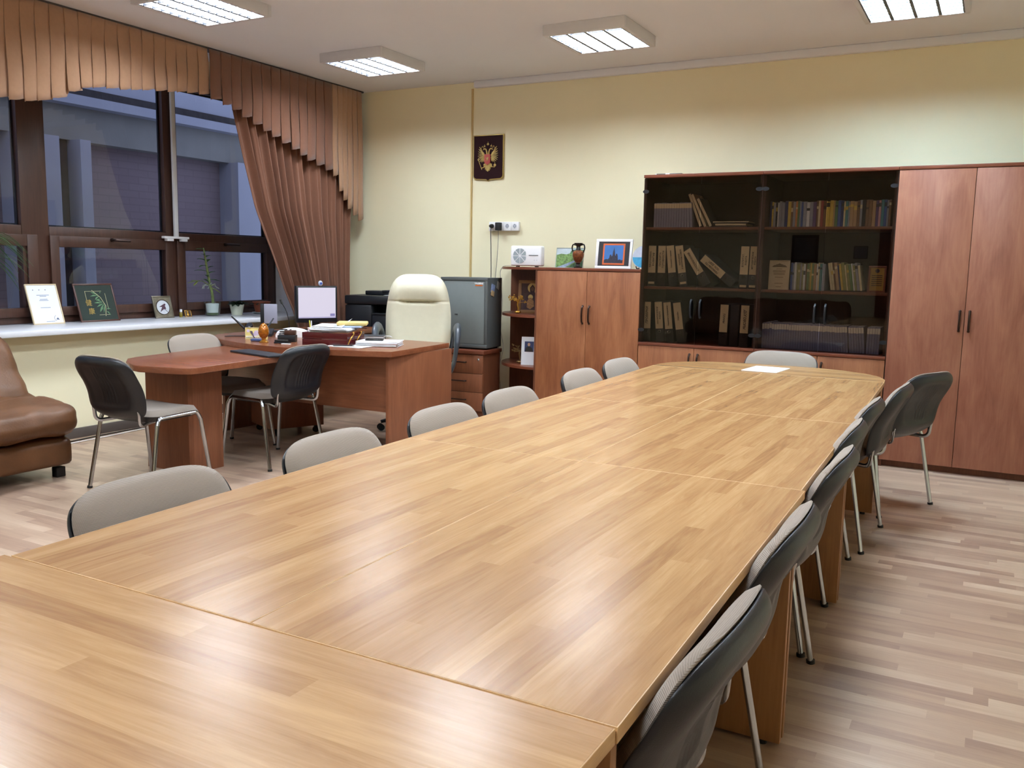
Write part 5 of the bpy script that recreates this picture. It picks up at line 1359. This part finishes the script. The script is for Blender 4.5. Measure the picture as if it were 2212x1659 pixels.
bm = BM(); box(bm, -0.085, -0.056, -0.002, 0.045, 0.012, 0.236, bev=0.004); box(bm, -0.085, 0.06, -0.03, 0.06, 0, 0.012, bev=0.003); obj('stand', bm, M_BLACKP, t)
t = thing('microphone', 'thin black gooseneck microphone between the tablet and the monitor', 'microphone', (-5.11, 5.50, D))
bm = BM(); box(bm, -0.05, 0.05, -0.06, 0.06, 0, 0.02, bev=0.005); obj('base', bm, M_BLACKP, t)
pts = arc_pts([(0, 0, 0.02), (0.0, 0, 0.10), (-0.02, -0.01, 0.19), (-0.05, -0.03, 0.25)], 0.05, 5)
bm = BM(); tube(bm, pts, 0.0032, seg=6); obj('gooseneck', bm, M_RUB, t)
bm = BM(); tube(bm, [(-0.047, -0.028, 0.245), (-0.060, -0.036, 0.278)], [0.009, 0.008], seg=10); obj('capsule', bm, M_RUB, t)
t = thing('pen_cup', 'small pale pen cup with a yellow and a white pen in front of the monitor', 'pen cup', (-4.80, 5.42, D))
bm = BM(); lathe(bm, [(0.026, 0), (0.030, 0.062), (0.027, 0.062), (0.024, 0.006)], 20); obj('cup', bm, mat('cup_pink', '#d3aeb2', rough=0.35, noise=0.15, nscale=60), t)
for dx, dy, m, nm_ in ((-0.035, 0.01, mat('pen_yellow', '#d8cf5a', rough=0.4), 'yellow_pen'), (0.004, -0.004, M_WHITE, 'white_pen')):
    bm = BM(); tube(bm, [(dx*0.3, dy, 0.01), (dx, dy*1.5, 0.125)], 0.0045, seg=8); obj(nm_, bm, m, t)
bm = BM(); tube(bm, arc_pts([(-0.10, 0.0, 0.004), (-0.06, 0.05, 0.004), (0.03, 0.055, 0.004), (0.12, 0.04, 0.004), (0.16, 0.0, 0.004)], 0.04, 5), 0.0038, seg=6)
tag(obj('cable_loop', bm, M_RUB), 'loop of black cable lying at the left end of the desk behind the picture card', 'cable', loc=(-5.16, 4.98, D), rz=R(25))
bm = BM(); box(bm, -0.24, 0.24, -0.075, 0.075, 0, 0.014, bev=0.005); tag(obj('document_case', bm, mat('case_black', '#1c1e26', rough=0.55, noise=0.05)), 'long black zip case lying on the reddish desk extension', 'document case', loc=(-4.385, 4.415, 0.7210), rz=R(-14))
t = thing('keyboard', 'black keyboard lying in front of the monitor on the side table', 'keyboard', (-5.02, 5.75, DZ+0.001), R(60))
bm = BM(); box(bm, -0.15, 0.15, -0.06, 0.06, 0, 0.016, bev=0.004); obj('case', bm, M_BLACKP, t)
bm = BM()
for r_ in range(5):
    for c_ in range(13): box(bm, -0.142+c_*0.022, -0.124+c_*0.022, -0.052+r_*0.021, -0.035+r_*0.021, 0.0162, 0.020)
obj('keys', bm, M_RUB, t)
bm = BM(); tube(bm, arc_pts([(0, 0, 0.004), (0.06, -0.03, 0.004), (0.10, 0.03, 0.004), (0.16, 0.0, 0.004)], 0.03, 4), 0.004, seg=6); tag(obj('short_cable', bm, M_RUB), 'short black cord lying at the right end of the side table', 'cord', loc=(-5.14, 6.42, DZ), rz=R(-20))

# ------------------------------------------------------------------ windowsill things (z 0.841)
S = 0.8415
def doc(add, L):
    def P(nm_, m, f):
        b_ = BM(); f(b_); bmesh.ops.transform(b_, matrix=L, verts=b_.verts); add(nm_, b_, m)
    P('print_line', mat('faded_blue_ink', '#8f9cb8', rough=0.8), lambda b_: [box(b_, -w_, w_, 0.0030, 0.0039, z, z+0.004) for z, w_ in ((0.228, 0.050), (0.220, 0.026), (0.196, 0.03), (0.186, 0.036), (0.13, 0.04))] + [box(b_, -0.02, 0.05, 0.0030, 0.0039, 0.020, 0.024)])
    P('stamp', mat('stamp_ink', '#5f6a86', rough=0.8), lambda b_: [tube(b_, [(0.072+0.022*math.cos(a), 0.0034, 0.045+0.022*math.sin(a)) for a in [PI*0.6+k*PI*0.8/8 for k in range(9)]], 0.0012, seg=4), prism(b_, [(0.062, 0.035), (0.09, 0.032), (0.078, 0.052)], 0.0030, 0.0038, plane='xz')] + [ball(b_, (x, 0.0036, 0.272), 0.004, 1, .2, 1, 6, 5) for x in (-0.07, -0.02, 0.03)])
flatpic('framed_document', 'white framed document leaning on the window at the left end of the sill', 'picture frame', (-6.345, 4.225, S), 0.255, 0.318, mat('frame_cream_gold', '#d6c4a0', rough=0.35), 0.009, M_PAPER, rz=R(90), tilt=18, extra=doc)
def bamboo(add, L):
    def P(nm_, m, f):
        b_ = BM(); f(b_); bmesh.ops.transform(b_, matrix=L, verts=b_.verts); add(nm_, b_, m)
    Gd = mat('embroidery_gold', '#a98c3f', rough=0.6); Gp = mat('embroidery_pale', '#c3bd92', rough=0.6); Gl = mat('embroidery_green', '#5f8560', rough=0.7, noise=0.2, nscale=60)
    def outline(b_):
        x0, x1, z0, z1, w_ = -0.085, 0.095, 0.055, 0.255, 0.0022
        box(b_, x0, x1-0.03, 0.0030, 0.0039, z1-w_, z1); box(b_, x0, x0+w_, 0.0030, 0.0039, 0.185, z1); box(b_, x0+0.085, x0+0.135, 0.0030, 0.0039, z0, z0+w_); box(b_, x1-w_, x1, 0.0030, 0.0039, 0.10, z1-0.02); box(b_, x0+0.15, x1, 0.0030, 0.0039, z0, z0+w_)
    P('border', Gp, outline)
    def leaves(b_):
        def lf(x, z, a, l, w_): 
            d = Vector((math.cos(a), math.sin(a))); n_ = Vector((-d.y, d.x))*w_; p = Vector((x, z))
            prism(b_, [tuple(p), tuple(p+d*l*0.35+n_), tuple(p+d*l*0.7+n_*0.8-Vector((0, 0.004))), tuple(p+d*l-Vector((0, 0.01))), tuple(p+d*l*0.6-n_*0.4)], 0.0028, 0.0039, plane='xz')
        for x, z, a, l in ((0.03, 0.225, 2.7, 0.07), (0.03, 0.22, 3.1, 0.075), (0.035, 0.215, 3.6, 0.05), (0.05, 0.235, 1.2, 0.02), (0.055, 0.16, 2.6, 0.07), (0.055, 0.155, 3.0, 0.08), (0.06, 0.15, 3.4, 0.07), (0.065, 0.15, 3.9, 0.075), (0.07, 0.145, 4.3, 0.07), (0.075, 0.10, 0.3, 0.04), (0.07, 0.085, 5.6, 0.04), (0.04, 0.19, 3.3, 0.04), (0.05, 0.12, 3.8, 0.05)): lf(x, z, a, l, 0.007)
    P('bamboo_leaves', Gl, leaves)
    P('bamboo_stem', Gp, lambda b_: tube(b_, [(-0.02, 0.0034, 0.262), (0.045, 0.0034, 0.20), (0.075, 0.0034, 0.13), (0.055, 0.0034, 0.045)], 0.0022, seg=5))
    b_ = BM(); text(b_, '健', 0.056, L @ Matrix.Translation((-0.072, 0.0030, 0.155)) @ FACE); text(b_, '康', 0.056, L @ Matrix.Translation((-0.062, 0.0030, 0.085)) @ FACE); add('characters', b_, Gd)
flatpic('bamboo_picture', 'dark green embroidered bamboo picture with two gold characters in a brown frame', 'picture frame', (-6.345, 4.67, S), 0.355, 0.318, mat('frame_dark_brown', '#4a2b22', rough=0.4), 0.014, mat('dark_green_cloth', '#23302a', rough=0.8, bump=0.2, bscale=400), rz=R(90), tilt=18, extra=bamboo)
def bird(add, L):
    def P(nm_, m, f):
        b_ = BM(); f(b_); bmesh.ops.transform(b_, matrix=L, verts=b_.verts); add(nm_, b_, m)
    P('round_picture', mat('round_pale', '#c9ced4', rough=0.4, noise=0.1), lambda b_: disc(b_, (0, 0.0036, 0.097), 0.062, (0, -1, 0), 0.001, 28))
    P('ring', M_BRASS, lambda b_: tube(b_, [(0.066*math.cos(a), 0.0034, 0.097+0.066*math.sin(a)) for a in [2*PI*k/28 for k in range(29)]], 0.0028, seg=5))
    P('dark_bird', mat('bird_dark', '#4a2c3c', rough=0.6), lambda b_: [prism(b_, [(-0.04, 0.10), (0.02, 0.13), (0.03, 0.12), (0.012, 0.10)], 0.0014, 0.0026, plane='xz'), prism(b_, [(-0.01, 0.10), (0.022, 0.105), (0.026, 0.08), (0.0, 0.078), (-0.035, 0.055)], 0.0014, 0.0026, plane='xz'), tube(b_, [(0.012, 0.002, 0.08), (0.045, 0.002, 0.045)], 0.002, seg=4)])
flatpic('bird_plaque', 'small bronze-framed plaque with a round picture of a bird on the windowsill', 'plaque', (-6.36, 5.31, S), 0.185, 0.198, mat('pewter_frame', '#6d6658', rough=0.35, metal=0.5, noise=0.15), 0.012, mat('pewter', '#77705f', rough=0.4, metal=0.4, noise=0.2, nscale=40), rz=R(86), tilt=16, extra=bird)
t = thing('small_bottle', 'tiny yellowish glass bottle with a white cap on the windowsill', 'bottle', (-6.37, 5.485, S))
bm = BM(); lathe(bm, [(0.014, 0), (0.015, 0.035), (0.009, 0.045)], 16); obj('glass', bm, mat('bottle_amber', '#7a6a1e', rough=0.15), t)
bm = BM(); lathe(bm, [(0.011, 0.0455), (0.011, 0.068), (0.004, 0.070)], 16); obj('cap', bm, M_WHITE, t)
def mini(add, L):
    b_ = BM(); [ball(b_, (0, 0.003, z), r, 1, .25, 1, 10, 6) for z, r in ((0.022, 0.014), (0.045, 0.010))]; bmesh.ops.transform(b_, matrix=L, verts=b_.verts); add('figure', b_, M_GOLD)
flatpic('small_icon', 'tiny square gold picture leaning beside the little bottle on the sill', 'picture', (-6.37, 5.575, S), 0.062, 0.062, M_GOLD, 0.004, mat('icon_brown', '#4a3424', rough=0.5), rz=R(80), tilt=20, extra=mini)

M_LEAF = mat('leaf_green', '#3f6135', rough=0.45, noise=0.2, nscale=30); M_LEAFD = mat('leaf_dark', '#22351f', rough=0.45, noise=0.2, nscale=30)
M_LEAFY = mat('leaf_yellowgreen', '#8d9a4a', rough=0.5, noise=0.2)
def leaf(bm, p, d, l, w_, droop=0.3, n=6):
    """arched blade from p in direction d"""
    p = Vector(p); d = Vector(d).normalized()
    sd = d.cross(Vector((0, 0, 1)));  sd = sd.normalized() if sd.length > 0.05 else Vector((0, 1, 0))
    rows = []
    for i in range(n+1):
        s = i/n; c = p + d*l*s + Vector((0, 0, -droop*l*s*s)); ww = w_*math.sin(PI*min(0.97, max(0.06, s)))**0.7
        rows.append((bm.verts.new(c+sd*ww), bm.verts.new(c+Vector((0, 0, -ww*0.35))), bm.verts.new(c-sd*ww)))
    for a, b_ in zip(rows, rows[1:]):
        bm.faces.new((a[0], a[1], b_[1], b_[0])); bm.faces.new((a[1], a[2], b_[2], b_[1]))
def leafobj(name, bm, m, t):
    o = obj(name, bm, m, t, angle=80); md = o.modifiers.new('thick', 'SOLIDIFY'); md.thickness = 0.0012; return o
t = thing('orchid_plant', 'tall leafy orchid in a clear glass pot at the middle of the windowsill', 'potted plant', (-6.34, 5.82, S)); t.scale = (1.15, 1.15, 1.06)
bm = BM(); lathe(bm, [(0.050, 0), (0.055, 0.006), (0.068, 0.125), (0.065, 0.125), (0.052, 0.010)], 28); obj('glass_pot', bm, glass('pot_glass', (0.85, 0.92, 0.90), 1.8), t)
bm = BM(); lathe(bm, [(0.044, 0.028), (0.052, 0.105), (0.040, 0.108)], 24); obj('inner_pot', bm, M_WHITE, t)
bm = BM(); lathe(bm, [(0.047, 0.008), (0.046, 0.026)], 24); obj('gravel', bm, mat('gravel', '#5d6b4a', rough=0.9, noise=0.4, nscale=80), t)
bm = BM(); tube(bm, [(0, 0.01, 0.10), (0.0, 0.0, 0.20), (0, -0.02, 0.27)], [0.012, 0.011, 0.010], seg=8); tube(bm, [(0, -0.02, 0.27), (0, -0.04, 0.38), (0, -0.06, 0.50), (0, -0.075, 0.58)], [0.009, 0.010, 0.008, 0.004], seg=8)
tube(bm, [(0, -0.02, 0.26), (0.01, -0.10, 0.30), (0.0, -0.20, 0.305)], 0.004, seg=6)
obj('stem', bm, mat('stem_green', '#6f7d4a', rough=0.6, noise=0.3, nscale=40), t)
bm = BM(); rn = random.Random(5)
for i in range(13):
    s = i/12; side = 1 if i % 2 else -1
    leaf(bm, (0, -0.03-0.045*s, 0.29+0.28*s), (rn.uniform(-.4, .6), side*rn.uniform(0.7, 1), rn.uniform(.25, .9)), rn.uniform(0.08, 0.125)*(1-0.3*s), 0.015, 0.4)
leafobj('leaves', bm, M_LEAF, t)
bm = BM()
for a, l in ((( 0, -1, .05), .10), ((0.2, -1, -.5), .06), ((0.1, 1, -.35), .11), ((0, .8, .6), .07)):
    leaf(bm, (0, -0.14 if a[1] < 0 else -0.02, 0.30 if a[1] < 0 else 0.25), a, l, 0.010, 0.2)
leafobj('pale_leaves', bm, M_LEAFY, t)
bm = BM()
for k in range(9):
    a = rn.uniform(0.3, 2.9); tube(bm, [(0, -0.02, 0.26), (rn.uniform(-.03, .03), -0.02+0.05*math.cos(a), 0.255+0.03*math.sin(a)), (rn.uniform(-.02, .02), -0.02+0.085*math.cos(a), 0.235)], 0.0022, seg=5)
obj('aerial_roots', bm, mat('roots_grey', '#9aa39a', rough=0.7), t)
t = thing('potted_violet', 'small dark-leaved plant in a white pot on the windowsill', 'potted plant', (-6.30, 6.08, S)); t.scale = (1.2, 1.2, 1.15)
bm = BM(); lathe(bm, [(0.040, 0), (0.056, 0.085), (0.052, 0.085), (0.040, 0.07)], 24); obj('pot', bm, mat('pot_white', '#d3dbc9', rough=0.4), t)
bm = BM()
for k in range(26):
    a = rn.uniform(0, 2*PI); leaf(bm, (0, 0, 0.085), (math.cos(a), math.sin(a)*1.3, rn.uniform(0.5, 1.5)), rn.uniform(0.07, 0.12), 0.020, 0.55)
leafobj('leaves', bm, M_LEAFD, t)
t = thing('terracotta_planter', 'terracotta pot on a pale saucer at the right end of the windowsill', 'potted plant', (-6.30, 6.40, S))
bm = BM(); lathe(bm, [(0.060, 0.016), (0.080, 0.105), (0.088, 0.107), (0.088, 0.118), (0.078, 0.118), (0.072, 0.10)], 28); obj('pot', bm, mat('terracotta', '#8a4a34', rough=0.6, noise=0.08), t)
bm = BM(); lathe(bm, [(0.065, 0), (0.092, 0.014), (0.089, 0.015), (0.062, 0.006)], 28); obj('saucer', bm, mat('saucer_pale', '#b7c0bf', rough=0.4), t)
bm = BM()
for k in range(12):
    a = rn.uniform(0, 2*PI); leaf(bm, (0, 0, 0.100), (math.cos(a), math.sin(a)*1.4, 0.35), rn.uniform(0.08, 0.14), 0.006, 0.35)
leafobj('leaves', bm, M_LEAFD, t)
t = thing('spider_plant', 'spiky-leaved plant reaching in from the left edge in front of the window', 'potted plant', (-6.28, 3.66, S))
bm = BM(); lathe(bm, [(0.07, 0), (0.095, 0.16), (0.09, 0.16), (0.07, 0.14)], 24); obj('pot', bm, mat('pot_brown', '#6b4a38', rough=0.5), t)
bm = BM(); tube(bm, [(0, 0, 0.14), (0.0, 0.02, 0.30), (0, 0.04, 0.50)], [0.012, 0.010, 0.008], seg=8); obj('stem', bm, mat('stem_brown', '#5b4a33', rough=0.7), t)
bm = BM()
for k in range(34):
    a = rn.uniform(-0.9, 4.0); z = rn.choice((0.50, 0.62, 0.66)); leaf(bm, (0, 0.04, z), (0.35*math.cos(a), math.sin(a)*0.6+0.5, rn.uniform(-0.1, 0.65)), rn.uniform(0.20, 0.36), 0.005, 0.75, 8)
tube(bm, [(0, 0.04, 0.50), (0, 0.04, 0.67)], 0.007, seg=6)
leafobj('leaves', bm, M_LEAF, t)

# ------------------------------------------------------------------ sofa by the window (back to the window wall, end towards the desk)
from mathutils import noise as mnoise
def sofa(label, loc, rz, length, name='sofa'):
    """local: back along -X side? profile in XZ with front towards +X, runs from y=-length to y=0"""
    t = thing(name, label, 'sofa', loc, rz)
    def loft(prof, y0, y1, rnd_, crease, cx, cz, nv=40, seed=0):
        bm = BM(); n = len(prof)
        # densify the profile
        P = []
        for (a, b_), (c, d) in zip(prof, prof[1:]+prof[:1]):
            for k in range(5): P.append((a+(c-a)*k/5, b_+(d-b_)*k/5))
        for _ in range(3): P = [((P[i-1][0]+P[i][0]*2+P[(i+1) % len(P)][0])/4, (P[i-1][1]+P[i][1]*2+P[(i+1) % len(P)][1])/4) for i in range(len(P))]
        ys = []
        for j in range(nv+1):
            q = j/nv; ys.append(y0+(y1-y0)*(0.5-0.5*math.cos(PI*q)))
        rings = []
        for j, y in enumerate(ys):
            dd = min(y-y0, y1-y); s = 1.0
            if dd < rnd_: s = math.sqrt(max(0.0, 1-((rnd_-dd)/rnd_)**2))*0.45+0.55 if dd > 0.001 else 0.5
            ring = []
            for x, z in P:
                X, Z = cx+(x-cx)*s, cz+(z-cz)*s
                nn = mnoise.noise(Vector((X*5+seed, y*4, Z*5)))*0.5 + mnoise.noise(Vector((X*14, y*9+seed, Z*14)))*0.30 + abs(mnoise.noise(Vector((X*9+y*5, y*6-seed, Z*9))))*0.25
                k_ = crease*nn
                dx, dz = X-cx, Z-cz; L_ = math.hypot(dx, dz)+1e-6
                ring.append(bm.verts.new((X+dx/L_*k_, y, Z+dz/L_*k_)))
            rings.append(ring)
        N = len(P)
        for a, b_ in zip(rings, rings[1:]):
            for i in range(N): bm.faces.new((a[i], a[(i+1) % N], b_[(i+1) % N], b_[i]))
        bm.faces.new(rings[0]); bm.faces.new(rings[-1][::-1])
        return bm
    base = [(0.06, 0.06), (0.98, 0.06), (0.985, 0.16), (0.975, 0.27), (0.06, 0.27)]
    obj('base', loft(base, -length, -0.02, 0.04, 0.006, 0.5, 0.17, seed=3), M_LEATH, t, angle=60)
    seat = [(0.40, 0.26), (0.94, 0.255), (1.03, 0.30), (1.065, 0.36), (1.04, 0.425), (0.95, 0.462), (0.78, 0.47), (0.58, 0.49), (0.42, 0.52)]
    obj('seat_cushion', loft(seat, -length+0.02, 0.0, 0.10, 0.055, 0.75, 0.36, seed=1), M_LEATH, t, angle=60)
    back = [(0.10, 0.25), (0.56, 0.30), (0.62, 0.44), (0.58, 0.52), (0.49, 0.62), (0.43, 0.74), (0.36, 0.84), (0.24, 0.87), (0.13, 0.82), (0.07, 0.6)]
    obj('back_cushion', loft(back, -length+0.02, -0.015, 0.10, 0.045, 0.33, 0.55, seed=7), M_LEATH, t, angle=60)
    for y in (-0.09, -length+0.12):
        for x in (0.14, 0.90):
            bm = BM(); box(bm, x-0.025, x+0.025, y-0.03, y+0.03, 0, 0.062, bev=0.004); obj('foot', bm, M_RUB, t)
    return t
sofa('brown leather sofa at the left edge under the windowsill', (-5.935, 3.45, 0), 0, 2.2)
sofa('brown leather sofa behind the viewpoint, seen only mirrored in the bookcase glass', (-4.70, -2.50, 0), R(90), 2.6)
def blank(add, L): pass
flatpic('wall_picture', 'dark framed picture behind the viewpoint, mirrored in the bookcase glass', 'picture frame', (-2.98, YF+0.002, 1.50), 0.44, 0.46, M_DKB, 0.05, mat('grey_print', '#5f6670', rough=0.3, noise=0.3, nscale=8), rz=R(180), tilt=0)
bpy.data.objects['wall_picture'].location.y = YF+0.014
flatpic('wall_notice', 'small dark framed notice behind the viewpoint, mirrored in the bookcase glass', 'picture frame', (-2.08, YF+0.014, 1.57), 0.22, 0.21, M_DKB, 0.012, mat('notice_grey', '#8f8a98', rough=0.4), rz=R(180), tilt=0)

# cables along the skirting
bm = BM(); tube(bm, arc_pts([(-5.86, 3.4, 0.006), (-5.85, 4.05, 0.006), (-5.87, 4.35, 0.006), (-5.93, 4.9, 0.006), (-5.95, 5.6, 0.006)], 0.2, 5), 0.0045, seg=6)
tag(obj('floor_cable', bm, M_WHITE), 'white cable lying on the floor along the baseboard', 'cable')
bm = BM(); tube(bm, arc_pts([(-5.93, 3.4, 0.006), (-5.90, 4.0, 0.006), (-5.94, 4.3, 0.006), (-5.97, 5.0, 0.006), (-5.98, 5.6, 0.006)], 0.2, 5), 0.0045, seg=6)
tag(obj('floor_cable', bm, M_RUB), 'black cable lying on the floor between the white cable and the baseboard', 'cable')
